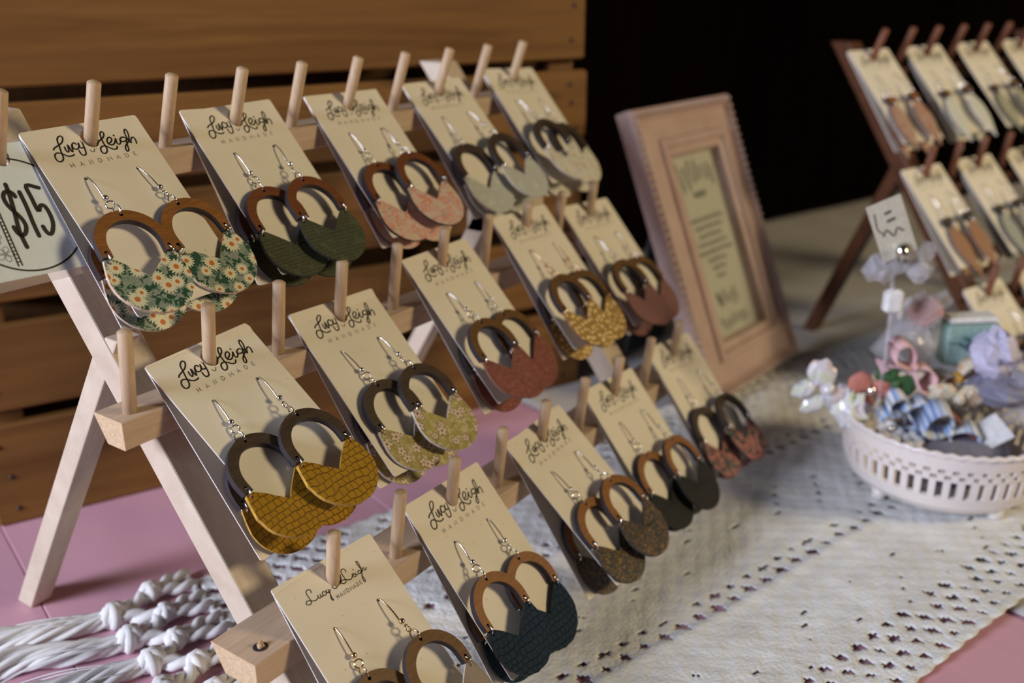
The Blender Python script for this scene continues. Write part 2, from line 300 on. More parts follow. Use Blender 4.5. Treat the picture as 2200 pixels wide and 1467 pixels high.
def emboss(name, col, kind, depth=0.5, sat=0.75, rough=0.6, sc=1.0):
    t = NT(name); v = t.coord(1000, 35); nz = t.n('TexNoise', {'Vector': v, 'Scale': 0.10, 'Detail': 2}).outputs[1]
    vv = t.n('VectorMath', {0: v, 1: t.n('VectorMath', {0: nz, 3: 1.2 if kind == 'rib' else 5.0}, operation='SCALE').outputs[0]}, operation='ADD').outputs[0]
    if kind == 'weave':
        b = t.n('TexBrick', {'Vector': vv, 'Scale': 0.17 * sc, 'Mortar Size': 0.045, 'Mortar Smooth': 1.0, 'Brick Width': 0.56, 'Row Height': 0.52, 'Color1': (1, 1, 1, 1), 'Color2': (0.8, 0.8, 0.8, 1), 'Mortar': (0, 0, 0, 1)}); h = b.outputs[0]; h = t.n('SeparateColor', {0: h}).outputs[0]
    elif kind == 'rib':
        b = t.n('TexBrick', {'Vector': vv, 'Scale': 0.34 * sc, 'Mortar Size': 0.06, 'Mortar Smooth': 0.5, 'Brick Width': 0.30, 'Row Height': 0.62, 'Color1': (1, 1, 1, 1), 'Color2': (0.6, 0.6, 0.6, 1), 'Mortar': (0, 0, 0, 1)}); h = t.n('SeparateColor', {0: b.outputs[0]}).outputs[0]
        h = t.math('MAXIMUM', h, t.math('MULTIPLY', t.step(t.noise(vv, 0.25, 2), 0.56, 0.62), 0.8))
    elif kind == 'scroll':
        n1 = t.noise(vv, 0.42, 2, 0.5, 1.6); h = t.step(t.math('ABSOLUTE', t.math('SUBTRACT', n1, 0.5)), 0.0, 0.06)
    else: h = t.noise(v, 2.0, 4)
    c = t.mix(h, tuple(x * sat for x in col), col); fine = t.noise(v, 4.0, 3)
    hh = t.math('ADD', h, t.math('MULTIPLY', fine, 0.12))
    return t.out(c, rough, normal=t.bump(hh, 0.9, depth * 0.001), Specular_IOR_Level=0.22)
def print_blossom():
    t = NT('blossom_line_print'); v = t.coord(1000, 60); base = t.ramp(t.noise(v, 0.2, 3), [(0.35, (0.27, 0.22, 0.05)), (0.65, (0.42, 0.36, 0.12))])
    lv = leaf_mask(t, v, 0.38, 0.56, 0.575); c = t.mix(t.math('MULTIPLY', lv, 0.8), base, (0.52, 0.47, 0.28))
    p, k, r, _ = flowers(t, v, 7.4, 5, 0.36, 0.07, 0.22, 1.0); c = t.mix(p, c, (0.62, 0.50, 0.38)); c = t.mix(t.math('MULTIPLY', r, 0.75), c, (0.13, 0.07, 0.05)); c = t.mix(k, c, (0.16, 0.08, 0.05))
    return t.out(c, 0.5, normal=t.bump(t.noise(v, 1.5, 3), 0.2, 0.0003))
def print_patch(name, base, cols, cell=5.5, petals=5, R=0.4):
    t = NT(name); v = t.coord(1000, 60); c = base
    for i, (col, sc_, lo) in enumerate(cols):
        m = leaf_mask(t, t.n('VectorMath', {0: v, 1: (i * 31.0, i * 17.0, 0)}, operation='ADD').outputs[0], sc_, lo, lo + 0.02); c = t.mix(m, c, col)
    p, k, r, rr = flowers(t, v, cell, petals, R, 0.1, 0.22, 1.0); pc = t.mix(rr, cols[0][0], cols[-1][0]); c = t.mix(t.math('MULTIPLY', p, 0.85), c, pc); c = t.mix(k, c, base)
    return t.out(c, 0.5)
def print_dots():
    t = NT('gold_dot_print'); v = t.coord(1000, 60); p, k, _, _ = flowers(t, v, 3.6, 1, 0.26, 0.0, 0.0, 0.8)
    c = t.mix(p, (0.33, 0.185, 0.045), (0.95, 0.76, 0.34)); return t.out(c, t.math('SUBTRACT', 0.6, t.math('MULTIPLY', p, 0.3)), t.math('MULTIPLY', p, 0.15))
def print_leopard():
    t = NT('gold_leopard_print'); v = t.coord(1000, 60); n1 = t.noise(v, 0.36, 1, 0.5, 1.2); m = t.step(t.math('ABSOLUTE', t.math('SUBTRACT', n1, 0.5)), 0.030, 0.014)
    c = t.mix(m, (0.010, 0.008, 0.006), (0.34, 0.19, 0.065)); return t.out(c, t.math('SUBTRACT', 0.5, t.math('MULTIPLY', m, 0.15)), t.math('MULTIPLY', m, 0.45))
L = {}
L['daisy'] = daisy(); L['olive'] = emboss('olive_ribbed_leather', (0.085, 0.095, 0.048), 'rib', 0.5, 0.45, 0.65)
L['peach'] = print_patch('peach_floral_print', (0.60, 0.46, 0.36), [((0.60, 0.27, 0.20), 0.22, 0.56), ((0.30, 0.29, 0.27), 0.36, 0.62), ((0.62, 0.33, 0.27), 0.3, 0.6)], 8.0)
L['mint'] = emboss('pale_grey_green_leather', (0.56, 0.58, 0.52), 'rib', 0.4, 0.88, 0.6)
L['ivory'] = print_patch('ivory_floral_print', (0.64, 0.62, 0.53), [((0.50, 0.40, 0.36), 0.2, 0.62), ((0.34, 0.42, 0.34), 0.3, 0.64), ((0.55, 0.38, 0.12), 0.34, 0.68)], 7.0, 6, 0.3)
L['mustard'] = emboss('mustard_basketweave_leather', (0.37, 0.195, 0.009), 'weave', 0.9, 0.62, 0.75); L['blossom'] = print_blossom()
L['rose'] = emboss('dusty_rose_embossed_leather', (0.27, 0.095, 0.072), 'scroll', 0.35, 0.85, 0.65); L['dots'] = print_dots()
L['mauve'] = emboss('mauve_leather', (0.205, 0.098, 0.090), 'plain', 0.12, 0.95, 0.65)
L['clear'] = plain('clear_amber_resin', (0.55, 0.45, 0.34), 0.12, 0, 0.05, Transmission_Weight=0.6)
L['navy'] = emboss('navy_basketweave_leather', (0.015, 0.032, 0.056), 'weave', 0.8, 0.55, 0.85); L['leopard'] = print_leopard()
L['black'] = emboss('black_leather', (0.010, 0.010, 0.008), 'plain', 0.12, 0.9, 0.6)
L['dark_floral'] = print_patch('dark_rose_floral_print', (0.045, 0.032, 0.03), [((0.34, 0.085, 0.08), 0.22, 0.55), ((0.05, 0.11, 0.06), 0.33, 0.60), ((0.45, 0.20, 0.17), 0.3, 0.61)])
L['pinkleaf'] = print_patch('pink_floral_print', (0.42, 0.28, 0.21), [((0.38, 0.14, 0.12), 0.22, 0.56), ((0.45, 0.32, 0.22), 0.36, 0.6)])
L['white'] = plain('white_mint_leather', (0.60, 0.62, 0.55), 0.6); L['sage'] = plain('olive_grey_leather', (0.33, 0.33, 0.24), 0.6)
L['terracotta'] = plain('terracotta_leather', (0.32, 0.165, 0.09), 0.6); L['greygreen'] = plain('grey_green_leather', (0.33, 0.35, 0.32), 0.6)
E_ = {}
E_['suede'] = plain('raw_tan_edge', (0.55, 0.42, 0.32), 0.9, 0, 0.25); E_['mustard'] = plain('raw_mustard_edge', (0.42, 0.24, 0.04), 0.9, 0, 0.3)
E_['dark'] = plain('raw_dark_edge', (0.03, 0.028, 0.028), 0.9, 0, 0.3); E_['pale'] = plain('raw_pale_edge', (0.62, 0.56, 0.50), 0.9, 0, 0.2); E_['mid'] = plain('raw_brown_edge', (0.20, 0.10, 0.07), 0.9, 0, 0.2)

# ------------------------------------------------------------------ the setting
DV = Vector((0.955, -0.296, 0)); NV = Vector((0.296, 0.955, 0))      # the table's own length and width directions
def dn(d, n, z=0.0): p = DV * d + NV * n; return Vector((p.x, p.y, z))
TABM = frame3((0, 0, T), DV, NV, (0, 0, 1))                            # local x = along table, y = across, z up
def pink():
    t = NT('pink_paint'); v = t.coord(1.0, 5.0); f = t.noise(t.vec(v, (30, 8, 8)), 1.0, 4); c = t.ramp(f, [(0.3, (0.60, 0.325, 0.41)), (0.7, (0.67, 0.375, 0.46))])
    return t.out(c, 0.45, normal=t.bump(t.noise(v, 120, 3), 0.04, 0.001))
M['pink'] = pink()
tt = prop(empty('display_table', mat=frame3((0, 0, T - 0.75), DV, NV, (0, 0, 1))), 'pink painted plank table under the crate and the lace runner', 'table')
for k, d0 in enumerate((-0.605, -0.405, -0.205, -0.005, 0.195)):
    b = MB().box((d0 + 0.00012, -0.62, 0.728), (d0 + (0.2399 if k == 4 else 0.19988), 0.40, 0.75), bev=0.0007); mk('plank', b.mesh('plank'), tt, M['pink'])
for sx in (-0.57, 0.36):
    for sy in (-0.58, 0.36): mk('leg', MB().box((sx - 0.025, sy - 0.025, 0), (sx + 0.025, sy + 0.025, 0.728), bev=0.003).mesh('leg'), tt, M['pink'])
def cloth():
    t = NT('white_table_linen'); v = t.coord(1.0); c = t.ramp(t.noise(v, 14, 3), [(0.3, (0.42, 0.40, 0.385)), (0.7, (0.50, 0.48, 0.46))]); return t.out(c, 0.9, normal=t.bump(t.noise(v, 900, 2), 0.15, 0.0005))
M['linen'] = cloth()
ct = prop(empty('folding_table', mat=frame3((0, 0, T - 0.75), DV, NV, (0, 0, 1))), 'table behind the pink one, hidden under a white cloth', 'table')
mk('table_top', MB().box((0.442, -0.60, 0.725), (2.1, 0.385, 0.746), bev=0.003).mesh('table_top'), ct, M['crate_post'])
for sx in (0.5, 2.0):
    for sy in (-0.5, 0.3): mk('leg', MB().box((sx - 0.02, sy - 0.02, 0), (sx + 0.02, sy + 0.02, 0.725)).mesh('leg'), ct, M['nail'])
def cloth_mesh():
    nx, ny = 170, 104; b = MB(); vs = []
    for j in range(ny + 1):
        for i in range(nx + 1):
            n = -0.62 + 1.05 * j / ny; d0 = 0.363 - 0.105 * (n - 0.13); d = d0 + (2.15 - d0) * i / nx
            z = 0.0004 + 0.0016 * (0.5 + 0.5 * math.sin(31 * n + 3 * math.sin(7 * d))) * min(1, (d - d0) * 8) + 0.0012 * (0.5 + 0.5 * math.sin(18 * d + 5 * n)) * min(1, (d - d0) * 8)
            if n > 0.398: z -= (n - 0.398) * 9.0; n = 0.398 + (n - 0.398) * 0.10 + 0.004 * math.sin(d * 40) * min(1, (n - 0.398) * 40)
            vs.append((d, n, 0.75 + 0.001 + z))
    fs = [(j * (nx + 1) + i, j * (nx + 1) + i + 1, (j + 1) * (nx + 1) + i + 1, (j + 1) * (nx + 1) + i) for j in range(ny) for i in range(nx)]
    return b.add(vs, fs, 0, True).mesh('tablecloth')
tc = mk('tablecloth', cloth_mesh(), None, M['linen']); tc.matrix_world = frame3((0, 0, T - 0.75), DV, NV, (0, 0, 1)); md = tc.modifiers.new('thick', 'SOLIDIFY'); md.thickness = 0.0006; md.offset = 1
prop(tc, 'white cloth spread over the back table, gently rumpled', 'tablecloth')
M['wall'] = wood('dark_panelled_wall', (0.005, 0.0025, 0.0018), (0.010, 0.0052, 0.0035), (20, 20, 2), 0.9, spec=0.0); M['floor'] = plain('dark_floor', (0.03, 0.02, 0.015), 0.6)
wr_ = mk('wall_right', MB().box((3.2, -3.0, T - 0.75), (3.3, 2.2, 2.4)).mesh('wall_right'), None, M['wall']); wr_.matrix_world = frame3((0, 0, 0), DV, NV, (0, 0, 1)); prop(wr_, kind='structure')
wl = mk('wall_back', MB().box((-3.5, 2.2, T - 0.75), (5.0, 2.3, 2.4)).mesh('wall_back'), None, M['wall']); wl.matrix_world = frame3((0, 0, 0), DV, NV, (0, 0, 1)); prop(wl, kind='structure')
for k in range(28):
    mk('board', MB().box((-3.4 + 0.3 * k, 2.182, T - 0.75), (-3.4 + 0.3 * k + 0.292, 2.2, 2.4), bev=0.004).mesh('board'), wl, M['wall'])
fl = mk('floor', MB().box((-4, -3, T - 0.80), (6, 4, T - 0.75)).mesh('floor'), None, M['floor']); prop(fl, kind='structure')

# ------------------------------------------------------------------ the wooden crate
CA = math.radians(-23.5); CDV = Vector((math.cos(CA), math.sin(CA), 0)); CNV = Vector((-math.sin(CA), math.cos(CA), 0))
crate = prop(empty('wooden_crate', mat=frame3((0.0465, 0.16895, T), CDV, CNV, (0, 0, 1))), 'large slatted pine crate standing behind the light wooden earring rack', 'crate')
ZS = [(0.0, 0.0660), (0.0745, 0.1275), (0.141, 0.1955), (0.2035, 0.2525), (0.2605, 0.330)]; CW, CDp = 0.4335, 0.30
nail = MB().tube([(0, 0.0004, 0), (0, -0.0006, 0)], 0.0016, 8).mesh('nail')
for z0, z1 in ZS:
    s = mk('slat', MB().box((0, 0, -(z1 - z0) / 2), (CW, 0.009, (z1 - z0) / 2), bev=0.0015).mesh('slat'), crate, M['crate'], Matrix.Translation((random.uniform(-0.002, 0.002), random.uniform(-0.0008, 0.0008), (z0 + z1) / 2)))
    for x in (0.012, CW - 0.014):
        for k in (-0.3, 0.0, 0.3): mk('nail', nail, s, M['nail'], Matrix.Translation((x + random.uniform(-.004, .004), 0, k * (z1 - z0) + random.uniform(-.003, .003))))
    mk('slat', MB().box((0, CDp - 0.009, -(z1 - z0) / 2), (CW, CDp, (z1 - z0) / 2), bev=0.0015).mesh('slat'), crate, M['crate'], Matrix.Translation((0, 0, (z0 + z1) / 2)))
    for x in (0.0, CW - 0.010): mk('slat', MB().box((x, 0.0295, z0), (x + 0.010, CDp - 0.0295, z1), bev=0.001).mesh('slat'), crate, M['crate'])
for x in (0.003, CW - 0.028):
    for y in (0.0092, CDp - 0.0292): mk('corner_post', MB().box((x, y, 0.0), (x + 0.022, y + 0.020, 0.328), bev=0.001).mesh('corner_post'), crate, M['crate_post'])
mk('light_block_back', MB().box((0.026, CDp - 0.036, 0.012), (CW - 0.032, CDp - 0.031, 0.318)).mesh('light_block_back'), crate, M['crate_post'])  # added unseen panel behind the slats, blocks light so the gaps look black
mk('light_block_top', MB().box((0.004, 0.031, 0.318), (CW - 0.004, CDp - 0.031, 0.326)).mesh('light_block_top'), crate, M['crate'])  # added unseen lid that shuts light out of the crate's inside
mk('base_board', MB().box((0.004, 0.031, 0.004), (CW - 0.004, CDp - 0.031, 0.012)).mesh('base_board'), crate, M['crate'])

# ------------------------------------------------------------------ peg racks
S = 0.038816
RAILS = [(0.0, 0.0, 0.0), (0.0021, -0.0626, -0.0881), (-0.0001, -0.1302, -0.1692)]
PEGV = [Vector((0, -0.0124, 0.0328)), Vector((0, -0.0050, 0.0354)), Vector((0, -0.0045, 0.0340))]
def legprof(x0, x1, line, thick, z0, z1):
    """square-section leg whose front face follows y = a + b*z"""
    a, b = line; f = math.hypot(1, b) * thick
    return MB().add([(x, a + b * z + k * f, z) for z in (z0, z1) for k in (0, 1) for x in (x0, x1)], [(0, 1, 3, 2), (4, 6, 7, 5), (0, 4, 5, 1), (1, 5, 7, 3), (3, 7, 6, 2), (2, 6, 4, 0)])
def bevel(o, w=0.0008):
    m = o.modifiers.new('bevel', 'BEVEL'); m.width = w; m.segments = 2; m.limit_method = 'ANGLE'; return o
def make_rack(mt, label, backs, npeg=10, skip=()):
    root = empty('peg_rack'); prop(root, label, 'display rack')
    mrail, mleg, mend, mpeg = mt
    for x0, x1 in ((0.0115, 0.0290), (0.3135, 0.3310)):
        bevel(mk('front_leg', legprof(x0, x1, (0.0145, 0.747), 0.0145, T + 0.0030, 0.020).mesh('front_leg'), root, mleg))
    for x0, x1, (ya, za), yf in backs:
        b = (ya - yf) / (za - T); bevel(mk('back_leg', legprof(x0, x1, (yf - b * T, b), 0.0110, T + 0.0002, za).mesh('back_leg'), root, mleg))
    if len(backs) > 1 and backs[1][0] < 0.3: mk('brace', MB().box((0.2555, -0.048, -0.070), (0.3200, -0.036, -0.058)).mesh('brace'), root, mleg)
    for i, (rx, ry, rz) in enumerate(RAILS):
        rear = 0.0146 + 0.747 * rz - ry + 0.0004
        prof = [(0, -0.0070, 0), (0, -0.0070, -0.0120), (0, rear - 0.0072, -0.0120), (0, rear, 0)]
        r = mk('rail', MB().prism(prof, [(-0.0088, 0, 0), (S * (npeg - 1) + 0.0088, 0, 0)], 0, 1).mesh('rail'), root, [mrail, mend], Matrix.Translation((rx, ry, rz))); bevel(r, 0.0006)
        pv = PEGV[i]; ln = pv.length; R = 0.00285
        pm = MB().tube([pv * (-0.004 / ln), pv * 0.5, pv * ((ln - 0.0007) / ln), pv], [R, R, R, R * 0.72], 20).mesh('peg')
        for j in range(npeg):
            if (i, j) in skip: continue
            mk('peg', pm, r, mpeg, Matrix.Translation((j * S + random.uniform(-0.0006, 0.0006), random.uniform(-0.0005, 0.0005), 0)) @ Matrix.Rotation(random.uniform(-0.02, 0.02), 4, 'Y'))
        for (a, j) in skip:
            if a == i:
                st = MB(); st.add([(math.cos(q) * 0.0030, math.sin(q) * 0.0030, 0.00012) for q in [k * math.pi / 8 for k in range(16)]], [tuple(range(16))], 1)
                for k in range(9):
                    q = random.uniform(0, 6.28); rr = random.uniform(0, 0.0013); st.tube([(math.cos(q) * rr, math.sin(q) * rr, -0.001), (math.cos(q) * rr * 0.8 + random.uniform(-.0008, .0008), math.sin(q) * rr * 0.8 + random.uniform(-.0008, .0008), random.uniform(0.0005, 0.0022))], [0.0011, 0.0004], 5)
                mk('broken_peg', st.mesh('broken_peg'), r, [mend, M['burnt']], Matrix.Translation((j * S, 0, 0)))
    return root
rack = make_rack((M['rack'], M['rack_leg'], M['rack_end'], M['peg']), 'pale wooden tiered peg rack filled with earring cards in front of the crate', [(0.0123, 0.0240, (-0.0440, -0.066), 0.0757), (0.2555, 0.2670, (-0.0535, -0.060), 0.0575)], 10, {(2, 0)})
R2M = Matrix.Translation((0.64997, -0.14907, 0)) @ Matrix.Rotation(math.radians(-18.256), 4, 'Z')
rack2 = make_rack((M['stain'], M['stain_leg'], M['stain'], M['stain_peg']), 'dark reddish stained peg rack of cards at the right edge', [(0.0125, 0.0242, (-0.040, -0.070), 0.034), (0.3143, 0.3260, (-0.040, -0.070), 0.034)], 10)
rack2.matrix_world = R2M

# ------------------------------------------------------------------ cards
CWD, CTOP, CH, HDU, HDV = 55.0, 8.3, 90.6, 12.4, 17.85          # millimetres; origin at the hanging hole
mm = 0.001
def card_mesh(two=True):
    rc = 1.2; x0, x1, y0, y1 = -CWD / 2, CWD / 2, CTOP - CH, CTOP; out = []
    for cx, cy, a0 in ((x1 - rc, y0 + rc, -90), (x1 - rc, y1 - rc, 0), (x0 + rc, y1 - rc, 90), (x0 + rc, y0 + rc, 180)):
        for k in range(4): a = math.radians(a0 + 30 * k); out.append((cx + rc * math.cos(a), cy + rc * math.sin(a)))
    hs = [circle(0, 0.3, 3.7, 4.5, 20)] + [circle(s * HDU, -HDV, 0.75, None, 8) for s in (-1, 1)]
    z = lambda p: [(a * mm, b * mm) for a, b in p]
    return MB().plate(z(out), [z(h) for h in hs], -0.00045, 0.0, 0, 1).mesh('card')
CARDM = card_mesh()
GLY = {'H': [[(0, 0), (0, 1)], [(.8, 0), (.8, 1)], [(0, .5), (.8, .5)]], 'A': [[(0, 0), (.42, 1), (.84, 0)], [(.16, .35), (.68, .35)]], 'N': [[(0, 0), (0, 1), (.8, 0), (.8, 1)]],
       'D': [[(0, 0), (0, 1), (.35, 1), (.68, .82), (.78, .5), (.68, .18), (.35, 0), (0, 0)]], 'M': [[(0, 0), (.05, 1), (.5, .3), (.95, 1), (1, 0)]], 'E': [[(.6, 0), (0, 0), (0, 1), (.6, 1)], [(0, .5), (.52, .5)]]}
def logo(style):
    a = MB(); b = MB()
    if style == 0:
        # keep the pen off the punched hole
        for st in LOGO: ink(a, [(u * mm, (CTOP - v) * mm) for u, v in st], 0.68 * mm, 0.00006, 3)
        for st in AMP: ink(b, [(u * mm, (CTOP - v) * mm) for u, v in st if (u / 3.9) ** 2 + ((CTOP - v - 0.3) / 4.7) ** 2 > 1.02] or [(-4.5 * mm, 0), (-4.6 * mm, -0.4 * mm)], 0.36 * mm, 0.00006, 3)
        for k, ch in enumerate('HANDMADE'):
            cx = -14.4 + 4.31 * k
            for st in GLY[ch]: ink(b, [((cx + (x - .4) * 1.75) * mm, (CTOP - 19.0 + (y - .5) * 2.0) * mm) for x, y in st], 0.24 * mm, 0.00006, 1, False)
    else:
        for st in LOGO2: ink(a, [(u * mm, (CTOP - v) * mm) for u, v in st], 0.42 * mm, 0.00006, 3)
        for k, ch in enumerate('HANDMADE'):
            cx = -3.2 + 1.89 * k
            for st in GLY[ch]: ink(b, [((cx + (x - .4) * 1.3) * mm, (CTOP - 16.0 + (y - .5) * 1.65) * mm) for x, y in st], 0.24 * mm, 0.00006, 1, False)
    return a.mesh('logo'), b.mesh('small_print')
LOGOS = [logo(0), logo(1)]

# ------------------------------------------------------------------ earrings (millimetres; origin at the wire hole, y up the card, z away from it)
def z2(p): return [(a * mm, b * mm) for a, b in p]
def arch_outline():
    ro, ri, cy, ye = 16.2, 11.7, -35.8, -40.6; o = []
    for k in range(25): a = math.radians(180 - 7.5 * k); o.append((ro * math.cos(a), cy + ro * math.sin(a)))
    o = [(-15.9, ye), *o, (15.9, ye), (11.6, ye - 0.1)]
    for k in range(21): a = math.radians(9 * k); o.append((ri * math.cos(a), cy - 0.4 + ri * math.sin(a)))
    return o + [(-11.6, ye - 0.1)]
ARCH = MB().plate(z2(arch_outline()), [z2(circle(0, -21.8, 0.85, None, 10)), z2(circle(-13.7, -38.4, 0.8, None, 10)), z2(circle(13.7, -38.4, 0.8, None, 10))], 0, 0.0030, 0, 1).mesh('wood_arch')
def drop_outline(j=0.0):
    o = [(-11.4, -41.2), (-13.4, -40.0), (-15.6, -41.0), (-17.0, -46.5)]
    for k in range(25): a = math.radians(180 + 7.5 * k); o.append((17.6 * math.cos(a), -51.0 + 16.8 * math.sin(a)))
    o += [(17.0, -46.5), (15.6, -41.0), (13.4, -40.0), (11.4, -41.2), (8, -43.9), (4, -47.4), (0.9, -50.3), (0, -51.0), (-0.9, -50.3), (-4, -47.4), (-8, -43.9)]
    return [(x + random.uniform(-j, j), y + random.uniform(-j, j)) for x, y in o]
def drop(j, th, bend):
    o = drop_outline(j); f = lambda x, y: bend * ((x / 0.0176) ** 2 * 0.5 + ((y + 0.052) / 0.018) ** 2 * 0.4) * mm
    return MB().plate(z2(o), [z2(circle(s * 13.6, -42.6, 0.6, None, 8)) for s in (-1, 1)], -th * mm, 0, 0, 1, f).mesh('leather_drop')
DROPS = {'thin': drop(0.04, 1.1, 0.5), 'thick': drop(0.28, 1.7, 0.9), 'mid': drop(0.10, 1.4, -0.6)}
def ringm(r=2.5, wv=0.40): return MB().tube([(0, r * mm * math.cos(a), r * mm * math.sin(a)) for a in [2 * math.pi * k / 16 for k in range(16)]], wv * mm, 6, closed=True).mesh('jump_ring')
RING = ringm(); RING2 = ringm(2.2, 0.36)
LOOP = MB().tube([(1.7 * mm * math.cos(a), 1.7 * mm * math.sin(a), 0) for a in [2 * math.pi * k / 14 for k in range(14)]], 0.36 * mm, 6, closed=True).mesh('wire_loop')
BEAD = MB().sphere((0, 0, 0), 1.35 * mm, 12, 8).mesh('bead')
WIRE = MB().tube([p * mm for p in smooth_line([(0, -4.5, -3.2), (0, -1.6, -2.9), (0, -0.1, -1.2), (0, 0.05, 0.6), (0, -1.2, 1.3), (0, -3.8, 2.1), (0, -7.2, 2.6), (0, -9.9, 2.7), (0, -10.6, 2.7), (0, -12, 2.8)], 4)], 0.36 * mm, 7).mesh('ear_wire')
def leafshape(L_, W_):
    o = []
    for k in range(13): t = k / 12; o.append((-W_ * math.sin(math.pi * (t ** 0.85)) * (1 - 0.15 * t), -L_ * t))
    return o + [(-x, y) for x, y in o[-2:0:-1]]
LEAFTOP = MB().plate(z2([(-4.6, -27.5), *[(6.2 * math.cos(math.radians(a)), -25.0 + 4.8 * math.sin(math.radians(a))) for a in range(180, -1, -20)], (4.6, -27.5), (0, -29.3)]), [], 0, 0.003, 0, 1).mesh('wood_top')
LEAF = MB().plate(z2([(x, y - 26.0) for x, y in leafshape(46, 9.8)]), [], -0.0012, 0, 0, 1).mesh('leather_leaf')
def earring(card, side, z0, ang, wood_m, leather, edge, dropk, wire_m, label, group, shape='arch', lean=0.0, name='earring', off=(0.0, -1.6)):
    M0 = card.matrix_world @ Matrix.Translation((side * HDU * mm, -HDV * mm, 0))
    e = empty(name, mat=M0); prop(e, label, 'earring', group)
    Rz = Matrix.Rotation(ang, 4, 'Z'); H = Matrix.Translation((0, 0, z0)) @ Matrix.Rotation(lean, 4, 'X')
    W = Matrix.Translation((off[0] * mm, off[1] * mm, 0)) @ Rz
    P = W @ Vector((0, -21.8 * mm, 0)); CW_ = Matrix.Rotation(math.atan2(P.x, -P.y), 4, 'Z'); st_ = P.length / (21.8 * mm)
    mk('ear_wire', WIRE, e, wire_m, CW_ @ Matrix.Diagonal((1, st_, max(0.85, min(1.3, (z0 + 0.002) / 0.0042)), 1)))
    mk('bead', BEAD, e, wire_m, CW_ @ Matrix.Translation((0, -12.0 * st_ * mm, z0 * 0.7 + 0.0016)))
    mk('wire_loop', LOOP, e, wire_m, CW_ @ Matrix.Translation((0, -15.4 * st_ * mm, z0 * 0.8 + 0.0016)) @ Matrix.Rotation(0.5 * side, 4, 'Y'))
    mk('jump_ring', RING, e, wire_m, W @ H @ Matrix.Translation((0, -19.0 * mm, 0.0013)) @ Matrix.Rotation(random.uniform(-.35, .35), 4, 'Y'))
    if shape == 'arch':
        mk('wood_arch', ARCH, e, [wood_m, M['burnt']], W @ H)
        d = mk('leather_drop', DROPS[dropk], e, [leather, edge], W @ H @ Matrix.Translation((0, -0.3 * mm, 0.0021)) @ Matrix.Translation((0, -42 * mm, 0)) @ Matrix.Rotation(random.uniform(-0.03, 0.05), 4, 'X') @ Matrix.Translation((0, 42 * mm, 0)))
        for s in (-1, 1):
            mk('jump_ring', RING2, e, wire_m, W @ H @ Matrix.Translation((s * 13.65 * mm, -40.5 * mm, 0.0017)) @ Matrix.Rotation(s * 0.25 + random.uniform(-.3, .3), 4, 'Z'))
    else:
        mk('wood_top', LEAFTOP, e, [wood_m, M['burnt']], W @ H)
        mk('leather_leaf', LEAF, e, [leather, edge], W @ H @ Matrix.Translation((0, 0, 0.0022)))
        mk('jump_ring', RING2, e, wire_m, W @ H @ Matrix.Translation((0, -27.6 * mm, 0.0020)))
    return e
def make_card(fr, label, group, style=0, name='earring_card'):
    H, X, D = Vector(fr[0]), Vector(fr[1]), -Vector(fr[2]); N = X.cross(D)
    c = empty(name, mat=frame3(H, X, D, N)); prop(c, label, 'earring card', group); bpy.context.view_layer.update()
    mk('card', CARDM, c, [M['card'], M['card_edge']])
    mk('logo', LOGOS[style][0], c, M['ink']); mk('small_print', LOGOS[style][1], c, M['ink_thin' if style == 0 else 'ink'])
    return c
ORD = ['first', 'second', 'third', 'fourth', 'fifth']; ROWN = ['top', 'middle', 'bottom']
#       look, leather, edge, drop, wood, wire, front side (-1 left over right), logo
SET = {(0, 1): ('daisy-print', 'daisy', 'suede', 'mid', 'cedar', 'silver', -1), (0, 3): ('olive ribbed', 'olive', 'dark', 'mid', 'cherry', 'silver', 1), (0, 5): ('peach floral', 'peach', 'dark', 'mid', 'cherry', 'silver', 1),
       (0, 7): ('pale grey-green', 'mint', 'pale', 'thin', 'walnut', 'silver', 1), (0, 9): ('ivory floral', 'ivory', 'pale', 'thin', 'walnut', 'silver', -1),
       (1, 1): ('mustard basketweave', 'mustard', 'mustard', 'thick', 'walnut', 'silver', 1), (1, 3): ('chartreuse blossom', 'blossom', 'pale', 'mid', 'walnut', 'silver', 1), (1, 5): ('dusty rose', 'rose', 'mid', 'thin', 'oak', 'silver', -1),
       (1, 7): ('gold-dotted', 'dots', 'mid', 'thin', 'oak', 'rose', -1), (1, 9): ('plain mauve', 'mauve', 'mid', 'thin', 'oak', 'silver', -1),
       (2, 1): ('clear amber', 'clear', 'pale', 'thin', 'oak', 'gold', 1), (2, 3): ('navy basketweave', 'navy', 'dark', 'thick', 'cedar', 'silver', -1), (2, 5): ('gold leopard', 'leopard', 'dark', 'thin', 'cedar', 'silver', 1),
       (2, 7): ('plain black', 'black', 'dark', 'thin', 'cedar', 'silver', 1), (2, 9): ('dark rose floral', 'dark_floral', 'dark', 'thin', 'walnut', 'silver', 1)}
POSE = {(0, 1, -1): (-8.0, 2.0, -1.9), (0, 1, 1): (6.5, 2.0, -1.0), (0, 3, -1): (-0.2, -0.3, -1.9), (0, 3, 1): (-1.4, -3.2, -3.4), (1, 1, -1): (-0.2, -3.4, -0.8), (1, 1, 1): (-3.7, -1.5, -3.4), (1, 3, -1): (4.2, 2.2, -1.3), (1, 3, 1): (-2.3, 2.0, -1.8), (2, 3, -1): (-1.0, -2.6, 0.4)}
